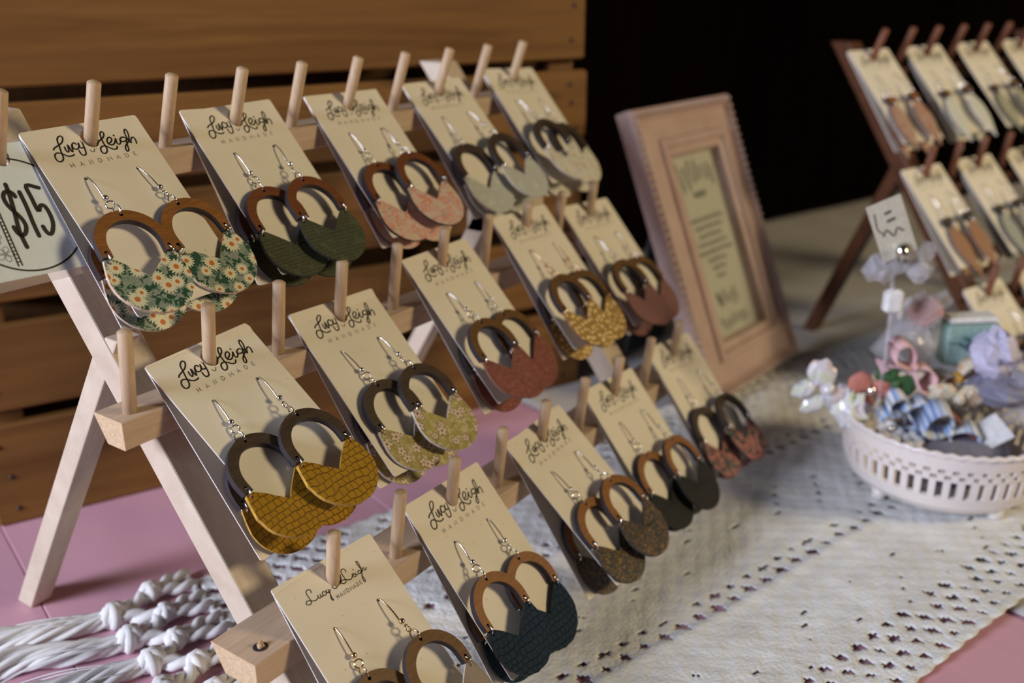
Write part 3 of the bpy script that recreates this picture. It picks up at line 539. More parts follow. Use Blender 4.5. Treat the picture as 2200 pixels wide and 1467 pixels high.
for (i, j), (look, lt, ed, dk, wd, wr, fs) in SET.items():
    k = (j - 1) // 2; where = f'{ROWN[i]} row'
    fr = CARDS['f%d%d' % (i, j)]; c = make_card(fr, f'cream card holding {look} earrings, {ORD[k]} from left at front of the {where}', 'front cards on the pale rack', 1 if (i, j) == (2, 1) else 0)
    for s in (-1, 1):
        top = s == fs; an, ox, oy = POSE.get((i, j, s), (random.uniform(-4, 3), random.uniform(-1.5, 1.5), random.uniform(-2.4, -1.2))); ang = math.radians(an)
        earring(c, s, 0.0042 if top else 0.0010, ang, M[wd], L[lt], E_[ed], dk, M[wr], f'{"left" if s < 0 else "right"} {look} drop earring on the front card in the {where}', 'earrings on the front cards', lean=-0.03 if top else 0.01, off=(ox, oy))
    bk = {(0, 1): (53.9, 0.0), (0, 3): (55.2, 0.068), (1, 1): (53.2, -0.048), (1, 3): (53.6, 0.02), (1, 5): (53.2, 0.014)}.get((i, j)); H = Vector(fr[0]); pv = PEGV[i]
    rb = RAILS[i]
    tfr = (H.z - rb[2]) / pv.z; tb = max(0.20, tfr - 0.05); 
    Hb = Vector((H.x, rb[1] + pv.y * tb, rb[2] + pv.z * tb)); el = math.radians(random.uniform(53.5, 55)); rl = random.uniform(0.005, 0.045)
    if bk: el = math.radians(max(53.2, bk[0])); rl = bk[1]
    Db = Vector((0, -math.cos(el), -math.sin(el))); Xb = Vector((1, 0, 0))
    Xr = Xb * math.cos(rl) + Db * math.sin(rl); Dr = Db * math.cos(rl) - Xb * math.sin(rl)
    cb = make_card((Hb, Xr, Dr), f'cream card tucked behind the {look} card in the {where}', 'back cards on the pale rack')
    for s in (-1, 1):
        earring(cb, s, 0.0009, math.radians(random.uniform(0, 4)), M[wd], L[lt], E_[ed], 'thin', M[wr], f'{"left" if s < 0 else "right"} {look} earring on the card behind, {where}', 'earrings on the back cards', off=(1.0, -1.4))
# second rack: leaf earrings
SET2 = {(0, 0): ('pink floral leaf', 'pinkleaf', 'mid', 'cedar'), (0, 2): ('white leaf', 'white', 'pale', 'oak'), (0, 4): ('olive-grey leaf', 'sage', 'dark', 'oak'), (0, 6): ('terracotta leaf', 'terracotta', 'mid', 'oak'),
        (1, 0): ('terracotta leaf', 'terracotta', 'mid', 'walnut'), (1, 2): ('grey-green leaf', 'greygreen', 'dark', 'walnut'), (1, 4): ('white leaf', 'white', 'pale', 'oak'), (2, 0): ('dark arch', 'black', 'dark', 'cedar'), (2, 2): ('grey-green leaf', 'greygreen', 'dark', 'walnut')}
for (i, j), (look, lt, ed, wd) in SET2.items():
    rb = RAILS[i]; pv = PEGV[i]
    for back in (0, 1):
        if back and j > 2: continue
        el = math.radians(52.6 if back else 47.0); t_ = 0.24 if back else 0.30
        Hb = R2M @ Vector((rb[0] + j * S, rb[1] + pv.y * t_, rb[2] + pv.z * t_)); X = R2M.to_3x3() @ Vector((1, 0, 0)); D = R2M.to_3x3() @ Vector((0, -math.cos(el), -math.sin(el)))
        c = make_card((Hb, X, D), f'{"cream card behind" if back else "cream card with"} {look} {"card" if back else "earrings"}, {ORD[j // 2]} in {ROWN[i]} row of dark rack', 'cards on the dark rack')
        for s in (-1, 1):
            earring(c, s, 0.0010 if back else (0.0042 if s > 0 else 0.0010), math.radians(random.uniform(-7, 2)), M[wd], L[lt], E_[ed], 'thin', M['silver'],
                    f'{"left" if s < 0 else "right"} {look} earring on {ORD[j // 2]} {"back" if back else "front"} card, {ROWN[i]} row of dark rack', 'earrings on the dark rack', 'arch' if (i, j) == (2, 0) else 'leaf')

# ------------------------------------------------------------------ price sign on the first top peg
def clear(name, col=(0.9, 0.9, 0.92), alpha=0.25, rough=0.12):
    t = NT(name); f = t.noise(t.coord(200), 1.0, 2); c = t.mix(f, tuple(x * 0.95 for x in col), col); return t.out(c, rough, Alpha=alpha, IOR=1.45)
M['acrylic'] = clear('clear_plastic_sleeve', (0.75, 0.70, 0.70), 0.22); M['white_paper'] = plain('white_paper', (0.76, 0.86, 0.97), 0.3, 0, 0.03)  # paper's bluish tint puts a cool glossy reflection into the base colour
el = math.radians(54.6); SD = Vector((0, -math.cos(el), -math.sin(el))); SX = Vector((1, 0, 0)); sg0 = Vector((0, -0.0025, 0.0066))
sign = prop(empty('price_sign', mat=frame3(sg0, SX, -SD, SX.cross(-SD))), 'white price sign lettered in black, hung on the leftmost top peg', 'sign')
rot6 = lambda u, v: (u, -v)
hole = z2(circle(0, 0.2, 3.6, 4.4, 18))
mk('sleeve', MB().plate(z2([(-33, -53.5), (25, -54.3), (25, 6.5), (-33, 7.5)]), [hole], -0.0010, -0.0003, 0).mesh('sleeve'), sign, M['acrylic'])
mk('paper', MB().plate(z2([(-31.5, -49.5), (23.5, -52.0), (23.5, 5.2), (-31.5, 6.2)]), [hole], -0.0002, 0.0, 0).mesh('paper'), sign, M['white_paper'])
pb = MB(); zz = 0.00006
for st in SIGN: ink(pb, [(u * mm, -v * mm) for u, v in st], 1.75 * mm, zz, 4)
ink(pb, [((-4.3 + 24.3 * math.cos(a)) * mm, (-24.6 + 24.3 * math.sin(a)) * mm) for a in [math.radians(82 - 5 * k) for k in range(66)]], 0.75 * mm, zz, 2)
for x0, x1 in ((-11.0, -12.5), (-12.3, -14.0)): ink(pb, [(x0 * mm, -22.5 * mm), (x1 * mm, -45.2 * mm)], 0.6 * mm, zz, 1, False)
for k in range(14):
    y = -23.5 - 1.55 * k; x = -11.7 - 1.5 * k / 14; ink(pb, [((x - 0.5) * mm, y * mm), ((x + 0.5) * mm, y * mm)], 0.45 * mm, zz, 1, False)
fp = MB()
for cx, cy, r0 in ((-16.5, -39.5, 3.4), (-17.5, -32.5, 2.8), (-20.5, -36, 3.0)):
    for k in range(5):
        a = 2 * math.pi * k / 5 + cx
        ink(fp, [((cx + q * math.cos(a + w_)) * mm, (cy + q * math.sin(a + w_)) * mm) for q, w_ in ((0.3, 0), (r0 * .7, -.45), (r0, 0), (r0 * .7, .45), (0.3, 0))], 0.2 * mm, zz, 4)
mk('price_lettering', pb.mesh('price_lettering'), sign, M['ink']); mk('flower_drawing', fp.mesh('flower_drawing'), sign, M['ink'])

# ------------------------------------------------------------------ pink photo frame
def frame_mat():
    t = NT('dusty_pink_paint'); v = t.coord(1.0); c = t.ramp(t.noise(v, 40, 4), [(0.3, (0.44, 0.31, 0.28)), (0.7, (0.53, 0.39, 0.35))]); return t.out(c, 0.4, normal=t.bump(t.noise(v, 300, 3), 0.08, 0.0006))
M['frame'] = frame_mat()
ps = -0.09517; la = 0.39144; FU = Vector((math.cos(ps), math.sin(ps), 0)); FB = Vector((-math.sin(ps), math.cos(ps), 0)); FV = Vector((0, 0, math.cos(la))) + FB * math.sin(la); FN = FU.cross(FV)
FW, FH, FD = 0.1471, 0.2314, 0.013; FO = Vector((0.4441, -0.1236, T + 0.0108))
pf = prop(empty('photo_frame', mat=frame3(FO, FU, FV, FN)), 'dusty pink photo frame with a printed notice, leaning beside the pale rack', 'picture frame')
ins = (0.043, 0.0341, 0.041, 0.0414)   # left right bottom top
steps = [(0, -FD), (0, -0.002), (0.02, 0), (0.20, 0.0), (0.24, -0.0022), (0.62, -0.0012), (0.66, 0.0012), (0.78, 0.0012), (0.82, -0.0012), (0.96, -0.002), (1.0, -0.006), (1.0, -FD)]
def corner(f): l, r, b, t = [f * k for k in ins]; return [(l, b), (FW - r, b), (FW - r, FH - t), (l, FH - t)]
for sd in range(4):
    vs = []; a, b = sd, (sd + 1) % 4
    for f, z in steps: c = corner(f); vs += [(*c[a], z), (*c[b], z)]
    n = len(steps); fs = [(2 * i, 2 * i + 1, 2 * i + 3, 2 * i + 2) for i in range(n - 1)]; fs.append((2 * n - 2, 2 * n - 1, 1, 0))
    fs += [tuple(2 * i for i in range(n - 1, -1, -1)), tuple(2 * i + 1 for i in range(n))]
    mk('moulding', MB().add(vs, fs).mesh('moulding'), pf, M['frame'])
bd = MB(); c = corner(0.11)
for sd in range(4):
    p, q_ = Vector((*c[sd], 0.0004)), Vector((*c[(sd + 1) % 4], 0.0004)); k = int((q_ - p).length / 0.0062)
    for i in range(k): bd.sphere(p.lerp(q_, i / k), 0.0029, 8, 5)
prop(mk('beading', bd.mesh('beading'), pf, M['frame']), kind='stuff')
M['notice'] = plain('grey_green_notice', (0.46, 0.45, 0.36), 0.5, 0, 0.06)
x0, x1, y0, y1 = ins[0] - 0.003, FW - ins[1] + 0.003, ins[2] - 0.003, FH - ins[3] + 0.003
mk('notice', MB().box((x0, y0, -0.0110), (x1, y1, -0.0100)).mesh('notice'), pf, M['notice'])
tx = MB(); cx = (x0 + x1) / 2
def scrawl(y, xa, xb, h, wd, loops):
    P = [(xa + (xb - xa) * k / (loops * 4), y + h * (0.5 * math.sin(k * math.pi / 2) + random.uniform(-.25, .25))) for k in range(loops * 4 + 1)]; ink(tx, P, wd, -0.00994, 3)
scrawl(0.173, 0.052, 0.106, 0.018, 0.0020, 6); scrawl(0.157, 0.070, 0.088, 0.004, 0.0018, 6)
for k, wx in enumerate((0.026, 0.021, 0.018, 0.022, 0.028, 0.014, 0.010, 0.007)): scrawl(0.137 - 0.0068 * k, cx - wx, cx + wx, 0.0026, 0.0012, int(wx * 700))
scrawl(0.070, 0.070, 0.094, 0.012, 0.0009, 6); scrawl(0.070, 0.062, 0.068, 0.012, 0.0026, 2); scrawl(0.051, 0.058, 0.100, 0.009, 0.0014, 7)
mk('printed_text', tx.mesh('printed_text'), pf, plain('grey_print', (0.08, 0.08, 0.07), 0.6))
mk('glass', MB().box((x0, y0, -0.0085), (x1, y1, -0.0075)).mesh('glass'), pf, clear('frame_glass', (0.8, 0.85, 0.8), 0.06, 0.04))
M['velvet'] = plain('black_backing', (0.008, 0.008, 0.012), 0.8)
mk('backing', MB().box((0.012, 0.012, -FD - 0.0015), (FW - 0.012, FH - 0.012, -FD + 0.0008)).mesh('backing'), pf, M['velvet'])
stl = 0.155; sa = math.radians(-33)
b_ = MB().box((-0.030, -stl, -0.002), (0.030, 0, 0.001)); mk('easel_strut', b_.mesh('easel_strut'), pf, M['velvet'], Matrix.Translation((FW / 2, 0.175, -FD - 0.004)) @ Matrix.Rotation(-sa * -1 * -1, 4, 'X'))

# ------------------------------------------------------------------ lace runner
def lace_mat():
    t = NT('ivory_crochet_cotton'); v = t.coord(1000.0)
    vo = t.n('TexVoronoi', {'Vector': t.vec(v, (0.42, 0.55, 0.3)), 'Scale': 1.0}).outputs['Distance']; f = t.noise(t.vec(v, (0.9, 0.35, 0.5)), 1.0, 3)
    st = t.math('ADD', t.math('SUBTRACT', 1.0, vo), t.math('MULTIPLY', f, 0.5)); shade = t.noise(v, 0.045, 3)
    c = t.ramp(shade, [(0.35, (0.63, 0.64, 0.645)), (0.65, (0.74, 0.765, 0.79))]); return t.out(c, 0.9, normal=t.bump(st, 0.6, 0.0007))
M['lace'] = lace_mat(); M['cotton'] = plain('white_cotton_cord', (0.76, 0.75, 0.76), 0.9, 0, 0.04)
run = prop(empty('lace_runner', mat=TABM), 'white crocheted lace runner with knotted fringe lying across the table', 'table runner')
LD0, LD1, LN0, LN1, st = 0.065, 0.80, -0.247, 0.043, 0.0017
nd, nn_ = int((LD1 - LD0) / st), int((LN1 - LN0) / st)
dd = LD0 + st * np.arange(nd + 1); nnv = LN0 + (LN1 - LN0) * np.arange(nn_ + 1) / nn_
Dg, Ng = np.meshgrid(dd, nnv); rng = np.random.default_rng(3)
Wv = lambda a, b, p: np.sin(a * Dg + b * Ng + p)
zb = 0.0016 + 0.0036 * np.clip((Dg - 0.29) / 0.10, 0, 1) ** 2 * (3 - 2 * np.clip((Dg - 0.29) / 0.10, 0, 1))
Z = zb + 0.0003 * Wv(465, 0, 0) * Wv(0, 520, 1) + 0.00025 * Wv(150, 210, 0.4) * Wv(-170, 190, 2) + 0.0006 * (0.5 + 0.5 * Wv(26, 17, 0)) + rng.normal(0, 0.00007, Dg.shape)
Z = np.maximum(Z, zb - 0.0008)
for g in (-0.150, -0.055): Z += 0.0009 * np.exp(-((Ng - g + 0.006) / 0.003) ** 2) - 0.0004 * np.exp(-((Ng - g - 0.004) / 0.004) ** 2)
En = Ng.copy(); En[0, :] -= 0.0014 * np.abs(np.sin(dd * 230)); En[-1, :] += 0.0014 * np.abs(np.sin(dd * 230)); Ed = Dg.copy(); Ed[:, 0] -= 0.002 * np.abs(np.sin(nnv * 230))
fc_d = (Dg[:-1, :-1] + st / 2); fc_n = (Ng[:-1, :-1] + st / 2); keep = np.ones_like(fc_d, bool)
def punch(n0, pitch, ph, a, b, drift=0.0, prob=1.0):
    k = np.floor((fc_d - ph) / pitch + 0.5); x = fc_d - ph - k * pitch; y = fc_n - n0 - 0.0006 * np.sin(k * 2.1); jit = (np.sin(k * 12.9898 + n0 * 900) * 43758.5453) % 1.0
    keep[(np.abs(x + drift * y) / a + np.abs(y) / b < 0.75 + 0.5 * jit) & (jit < prob)] = False
for g in (-0.150, -0.055): punch(g, 0.0135, 0.010, 0.0034, 0.0042, 0.3); punch(g + 0.0085, 0.0135, 0.0167, 0.0042, 0.0022, 0.6, 0.75)
for g0, sg in ((-0.247, 1), (0.043, -1)):
    for r in range(4): punch(g0 + sg * (0.0062 + 0.0085 * r), 0.0132, 0.0066 * (r % 2), 0.0030, 0.0036, 0.5, 0.95 if r else 0.85)
for g in (-0.196, -0.104, -0.012):
    for r in (-2, -1, 0, 1, 2): punch(g + 0.0075 * r, 0.041, 0.008 * r + g, 0.0034, 0.0013, 0.9, 0.7)
vs = np.stack([Ed.ravel(), En.ravel(), Z.ravel()], 1); idx = np.arange((nd + 1) * (nn_ + 1)).reshape(nn_ + 1, nd + 1)
q4 = np.stack([idx[:-1, :-1], idx[:-1, 1:], idx[1:, 1:], idx[1:, :-1]], -1)[keep]
me = bpy.data.meshes.new('lace_body'); me.from_pydata(vs.tolist(), [], q4.tolist()); me.polygons.foreach_set('use_smooth', [True] * len(me.polygons)); me.update()
lb = mk('lace_body', me, run, M['lace']); md = lb.modifiers.new('thick', 'SOLIDIFY'); md.thickness = 0.0008; md.offset = 1
def cord(mb, pts, R, strands, rs, twist, seg=6, fray=0.0):
    P = smooth_line(pts, 6); n = len(P); acc = 0.0; ang = []
    for i in range(n): ang.append(acc * twist); acc += (P[min(i + 1, n - 1)] - P[i]).length
    for s in range(strands):
        Q = []
        for i, p in enumerate(P):
            tdir = (P[min(i + 1, n - 1)] - P[max(i - 1, 0)]).normalized(); sx = tdir.cross(Vector((0, 0, 1))).normalized(); sz = sx.cross(tdir)
            a = ang[i] + 2 * math.pi * s / strands + (0.25 * math.sin(s * 2.3 + i * 0.21) if strands > 4 else 0); g = R * ((0.72 + 0.34 * math.sin(s * 1.7 + i * 0.13)) if strands > 4 else 1) * (min(1.0, 0.55 + 0.06 * i) if strands > 4 else 1) * (1 + fray * (i / n) ** 2 * (0.6 + 0.8 * ((s * 37) % 10) / 10)); off = sx * math.cos(a) * g * 1.15 + sz * math.sin(a) * g * 0.85
            Q.append(Vector((p.x + off.x, p.y + off.y, max(0.0012, p.z + off.z))))
        mb.tube(Q, rs, seg)
def knot(mb, c, r):
    mb.sphere(c, r * 0.86, 10, 7)
    for k in range(3):
        a = k * 1.05 + random.uniform(-.3, .3); ax = Vector((math.cos(a), math.sin(a), random.uniform(-.4, .4))).normalized(); u_ = ax.orthogonal().normalized(); v_ = ax.cross(u_)
        mb.tube([Vector(c) + (u_ * math.cos(t_) + v_ * math.sin(t_)) * r * 0.72 + ax * r * 0.18 * (k - 1) for t_ in [2 * math.pi * q / 12 for q in range(12)]], r * 0.36, 7, closed=True)
for j in range(13):
    n1 = 0.045 - 0.024 * j; n2 = n1 - 0.012
    K1 = Vector((0.0415 + random.uniform(-.002, .002), n1 - 0.002, 0.0062)); K2 = Vector((0.0225 + random.uniform(-.003, .003), n2, 0.0062))
    kb = MB(); knot(kb, K1, 0.0060); mk('knot', kb.mesh('knot'), run, M['cotton'])
    for e in (-0.006, 0.006):
        cb_ = MB(); cord(cb_, [(LD0 + 0.002, n1 + e, 0.003), (0.055, n1 + e * 0.8, 0.0048), K1], 0.0017, 2, 0.0022, 330); mk('cord', cb_.mesh('cord'), run, M['cotton'])
    kb = MB(); knot(kb, K2, 0.0072); mk('knot', kb.mesh('knot'), run, M['cotton'])
    for nk in (n1 - 0.002, n1 - 0.026):
        cb_ = MB(); cord(cb_, [(0.0415, nk, 0.0055), (0.033, (nk + n2) / 2 + random.uniform(-.002, .002), 0.0052), K2], 0.0020, 2, 0.0026, 300); mk('cord', cb_.mesh('cord'), run, M['cotton'])
    dx = random.uniform(-0.01, 0.01); ny = 0.016 + random.uniform(-0.006, 0.008)
    tb = MB(); cord(tb, [K2, (0.008, n2 + 0.003, 0.0052), (-0.012 + dx * .4, n2 + ny * 0.5, 0.0058), (-0.036 + dx, n2 + ny * 0.9 + 0.002, 0.0055), (-0.066 + dx, n2 + ny * 1.3, 0.0050)], 0.0044, 16, 0.0016, 80, 6, 0.45)
    for k in range(3):
        y_ = random.uniform(-.004, .004); tb.tube(smooth_line([(0.016, n2 + y_, 0.008), (-0.01, n2 + y_ * 2 + ny * .4, 0.011), (-0.03, n2 + y_ * 3 + ny, 0.006), (-0.05, n2 + y_ * 4 + ny, 0.002)], 4), 0.00035, 4)
    mk('tassel', tb.mesh('tassel'), run, M['cotton'])

# ------------------------------------------------------------------ pierced bowl and what is in it
M['china'] = plain('cream_white_china', (0.74, 0.68, 0.66), 0.25, 0, 0.03)
BC = Vector((0.4257, -0.2892, T + 0.0066))
bowl = prop(empty('pierced_bowl', tuple(BC)), 'round white pierced china bowl holding small wrapped trinkets', 'bowl')
prof = [(0.0, 0.0040), (0.030, 0.0038), (0.0440, 0.0040), (0.0525, 0.0070), (0.0578, 0.0125), (0.0602, 0.0200), (0.0612, 0.0260), (0.0618, 0.0318), (0.0621, 0.0334), (0.0622, 0.0358), (0.0625, 0.0372), (0.0629, 0.0398), (0.0632, 0.0415), (0.0640, 0.0465), (0.0652, 0.0500)]
NC = 48 * 4; vs = []; fs = []
for k, (r, h) in enumerate(prof):
    for i in range(NC):
        a = 2 * math.pi * i / NC; hh = h + (0.0007 * math.cos(a * 48) if k == len(prof) - 1 else 0); vs.append((r * math.cos(a), r * math.sin(a), hh))
for k in range(len(prof) - 1):
    for i in range(NC):
        m4 = i % 4
        if k in (5, 6) and m4 in (1, 2): continue
        if k == 8 and m4 in (3, 0): continue
        if k == 10 and m4 in (1, 2): continue
        j = (i + 1) % NC; f = (k * NC + i, k * NC + j, (k + 1) * NC + j, (k + 1) * NC + i); fs.append(f if k else (k * NC + i, (k + 1) * NC + j, (k + 1) * NC + i))
bm_ = MB().add(vs, fs, 0, False); bo = mk('bowl_wall', bm_.mesh('bowl_wall'), bowl, M['china']); md = bo.modifiers.new('thick', 'SOLIDIFY'); md.thickness = 0.0026; md.offset = -1
mk('rim', MB().tube([(0.0645 * math.cos(a), 0.0645 * math.sin(a), 0.0500 + 0.0006 * math.cos(48 * a)) for a in [2 * math.pi * k / 192 for k in range(192)]], 0.0017, 7, closed=True).mesh('rim'), bowl, M['china'])
for k in range(4):
    a = math.radians(-122 + 90 * k); mk('foot', MB().tube([(0.047 * math.cos(a), 0.047 * math.sin(a), 0.0065), (0.0475 * math.cos(a), 0.0475 * math.sin(a), 0.003), (0.048 * math.cos(a), 0.048 * math.sin(a), 0.0)], [0.0060, 0.0045, 0.0048], 10).mesh('foot'), bowl, M['china'])
def crumple(c, r, sc=(1, 1, 1), seed=0, seg=14, ring=9, amp=0.35):
    rnd = random.Random(seed); b = MB().sphere((0, 0, 0), r, seg, ring, 0, sc)
    b.v = [tuple(x * (1 + rnd.uniform(-amp, amp)) for x in v) for v in b.v]; b.sm = [False] * len(b.sm); return b
def loopbow(w_, h_, th=0.0012, tails=True):
    """two folded loops, a knot and two tails of one ribbon"""
    parts = {}
    for s in (-1, 1):
        b = MB(); P = smooth_line([(0, 0, 0), (s * w_ * .35, 0.002, h_ * .38), (s * w_ * .85, 0.003, h_ * .42), (s * w_, 0.002, 0.0), (s * w_ * .8, -0.002, -h_ * .30), (s * w_ * .3, -0.002, -h_ * .18), (0, 0, 0)], 4)
        hw = 0.0078; vs = []; n = len(P)
        for i, p in enumerate(P):
            t_ = i / (n - 1); k = 0.35 + 0.65 * math.sin(math.pi * t_); vs += [(p.x, p.y - hw * k, p.z), (p.x, p.y + hw * k, p.z), (p.x, p.y + hw * k, p.z + th), (p.x, p.y - hw * k, p.z + th)]
        f = []
        for i in range(n - 1):
            for q in range(4): f.append((4 * i + q, 4 * i + (q + 1) % 4, 4 * i + 4 + (q + 1) % 4, 4 * i + 4 + q))
        b.add(vs, f, 0, True); parts.setdefault('loop', []).append(b.mesh('loop'))
    parts['knot'] = [MB().sphere((0, 0, 0.001), 0.0042, 9, 6, 0, (0.8, 1.2, 0.9)).mesh('knot')]
    if tails:
        for s in (-1, 1):
            vs = [(s * 0.001, -0.003, 0), (s * 0.001, 0.003, 0), (s * w_ * .5, -0.002, -h_ * .5), (s * w_ * .5, 0.006, -h_ * .5), (s * w_ * .62, -0.004, -h_ * .95), (s * w_ * .9, 0.004, -h_ * .8)]
            vs += [(x, y + th, z + th) for x, y, z in vs]; parts.setdefault('tail', []).append(MB().add(vs, [(0, 1, 3, 2), (2, 3, 5, 4), (6, 8, 9, 7), (8, 10, 11, 9), (0, 2, 8, 6), (2, 4, 10, 8), (1, 7, 9, 3), (3, 9, 11, 5), (4, 5, 11, 10), (0, 6, 7, 1)]).mesh('tail'))
    return parts
M['iris'] = clear('iridescent_cellophane', (0.80, 0.88, 0.72), 0.50, 0.10); M['cello'] = clear('clear_cellophane', (0.70, 0.70, 0.78), 0.22, 0.08)
def iris():
    t = NT('holographic_film'); v = t.coord(1000.0); h = t.noise(v, 0.12, 2); c = t.ramp(h, [(0.3, (0.70, 0.78, 0.55)), (0.45, (0.80, 0.82, 0.80)), (0.55, (0.72, 0.70, 0.82)), (0.7, (0.80, 0.62, 0.50))]); return t.out(c, 0.22, 0.1, Alpha=0.92)
M['holo'] = iris()
def gingham():
    t = NT('blue_gingham'); v = t.coord(1000.0); x = t.n('SeparateXYZ', {0: t.vec(v, (0.45, 0.45, 0.45))})
    a = t.math('GREATER_THAN', t.math('SINE', t.math('MULTIPLY', x.outputs[0], 3.1)), 0.0); b = t.math('GREATER_THAN', t.math('SINE', t.math('MULTIPLY', x.outputs[2], 3.1)), 0.0)
    return t.out(t.mix(t.math('MULTIPLY', t.math('ADD', a, b), 0.5), (0.66, 0.68, 0.70), (0.16, 0.27, 0.55)), 0.8)
M['gingham'] = gingham()
for nm, c_ in dict(coral=(0.55, 0.20, 0.155), green=(0.035, 0.11, 0.035), blush=(0.66, 0.42, 0.45), teal=(0.25, 0.40, 0.38), teal_dark=(0.08, 0.16, 0.16), lav=(0.48, 0.46, 0.62), slate=(0.20, 0.20, 0.28), brick=(0.24, 0.075, 0.06), tan=(0.42, 0.29, 0.18), white=(0.70, 0.70, 0.72), pinkc=(0.52, 0.30, 0.31), orange=(0.60, 0.30, 0.03)).items(): M[nm] = plain(nm + '_trinket', c_, 0.55, 0, 0.12)
M['cream_floral'] = print_patch('cream_floral_ribbon', (0.62, 0.56, 0.45), [((0.58, 0.33, 0.20), 0.2, 0.58), ((0.40, 0.44, 0.36), 0.3, 0.62)], 5.0)
def place(name, label, cat, pos, rot, parts, mat, group=None, extra=None):
    e = empty(name, mat=Matrix.Translation(pos) @ Matrix.Rotation(rot[2], 4, 'Z') @ Matrix.Rotation(rot[1], 4, 'Y') @ Matrix.Rotation(rot[0], 4, 'X')); prop(e, label, cat, group)
    for pn, ms in parts.items():
        for m_ in ms: mk(pn, m_, e, extra[pn] if extra and pn in extra else mat)
    return e
VW = math.atan2(-RX.y, RX.x)       # picture-right on the table
FR = -math.radians(54.8)           # local x to picture right, local y away from the viewer
G = 'trinkets in the china bowl'
def puffbow(w_, h_, seed, amp=0.14):
    p = {'loop': [], 'tail': []}
    for s in (-1, 1):
        for nm, (cx, cz, sx, sz) in dict(loop=(s * w_ * .62, h_ * .12, 1.0, 0.72), tail=(s * w_ * .40, -h_ * .62, 0.55, 0.75)).items():
            c_ = crumple((0, 0, 0), w_ * .62, (sx, 0.42, sz * h_ / w_), seed + s + (9 if nm == 'tail' else 0), 12, 8, amp); c_.v = [(x + cx, y, z + cz) for x, y, z in c_.v]; p[nm].append(c_.mesh(nm))
    p['knot'] = [MB().sphere((0, -0.002, 0), w_ * .26, 9, 6, 0, (0.9, 1.3, 1.1)).mesh('knot')]; return p
def puff(label, pos, w_, h_, mat, tilt, seed, amp=0.14, extra=None): return place('ribbon_bow', label, 'bow', pos, (tilt[0], tilt[1], FR + tilt[2]), puffbow(w_, h_, seed, amp), mat, G, extra)
def bow(label, pos, w_, h_, mat, tilt, extra=None): return place('ribbon_bow', label, 'bow', pos, (tilt[0], tilt[1], FR + tilt[2]), loopbow(w_ * 1.4, h_ * 1.4), mat, G, extra)
def blob(name, label, cat, pos, r, sc, mat, seed, amp=0.35, rot=(0, 0, 0)): return place(name, label, cat, pos, (rot[0], rot[1], FR + rot[2]), {'wrapper': [crumple((0, 0, 0), r, sc, seed, amp=amp).mesh('wrapper')]}, mat, G)
puff('holographic white film bow overhanging the left rim of the bowl', (0.3825, -0.2235, -0.171), 0.0165, 0.019, M['holo'], (0.2, 0.95, 0.2), 61, 0.22)
blob('film_wrapper', 'pale green holographic wrapper just inside the left rim', 'wrapper', (0.392, -0.238, -0.187), 0.011, (1.0, 0.8, 1.2), M['holo'], 3)
puff('coral pink felt bow with a bright gem, left in the bowl', (0.398, -0.246, -0.172), 0.0125, 0.017, M['coral'], (0.2, 0.35, 0.1), 71, 0.08, {'knot': M['silver']})
puff('dark green leafy bow beside the coral one', (0.4065, -0.2585, -0.1675), 0.0115, 0.015, M['green'], (0.1, 0.5, 0), 81, 0.34)
bow('blush and ivory twisted ribbon bow above the green one', (0.412, -0.266, -0.158), 0.014, 0.012, M['blush'], (0.2, 0.8, 0.2))
e = place('wrapped_candy', 'pink block in a clear twisted wrapper at the top of the pile', 'candy', (0.434, -0.262, -0.129), (0, -0.5, FR), {'candy': [MB().box((-0.006, -0.007, -0.008), (0.013, 0.007, 0.008), bev=0.003).mesh('candy')], 'wrapper': [crumple((0, 0, 0), 0.014, (1.3, .8, .8), 5).mesh('wrapper')], 'twist': [MB().tube([(-0.012, 0, -0.002), (-0.020, 0, -0.006), (-0.030, 0.001, -0.016)], [0.004, 0.006, 0.010], 7).mesh('twist')]}, M['pinkc'], G, {'wrapper': M['cello'], 'twist': M['cello']})
place('gift_pouch', 'small teal pouch with a white top fold and a darker bow', 'pouch', (0.462, -0.2865, -0.1655), (0.05, 0.0, FR + 0.1), {'body': [MB().box((-0.0165, -0.006, 0), (0.0165, 0.006, 0.030), bev=0.002).mesh('body')], 'fold': [MB().box((-0.016, -0.0068, 0.0295), (0.016, 0.0062, 0.0335), bev=0.001).mesh('fold')], 'flap': [MB().box((-0.0168, -0.0076, 0.0165), (0.0168, -0.0058, 0.0295), bev=0.0008).mesh('flap')], 'bow': [loopbow(0.008, 0.008)[k_][0] for k_ in ('loop', 'knot')]}, M['teal'], G, {'fold': M['white'], 'bow': M['teal_dark']})
for o in [c for c in COL.objects if c.parent and c.parent.name.startswith('gift_pouch') and c.name.startswith('bow')]: o.location = (0, -0.0105, 0.0160)
bow('small blue gingham bow in the middle of the bowl', (0.408, -0.267, -0.184), 0.010, 0.012, M['gingham'], (0.4, 0.4, 0.2))
bow('larger blue gingham bow near the front rim', (0.414, -0.293, -0.196), 0.016, 0.017, M['gingham'], (0.5, 0.6, 0.3))
place('gem_flower', 'cluster of white gem flowers behind the front rim', 'flower', (0.3925, -0.2635, -0.196), (0.5, 0, FR), {'petal': [MB().sphere((0.005 * math.cos(a), 0.005 * math.sin(a) , 0.001), 0.0042, 8, 6, 0, (1, 1, 0.5)).mesh('petal') for a in [k * 1.2566 for k in range(5)]] + [MB().sphere((0.013 + 0.004 * math.cos(a), 0.004 * math.sin(a) - 0.006, 0.0), 0.0034, 8, 6, 0, (1, 1, 0.5)).mesh('petal') for a in [k * 1.2566 for k in range(5)]], 'gem': [MB().sphere((0, 0, 0.004), 0.0022, 6, 4).mesh('gem')]}, M['white'], G, {'gem': M['silver']})
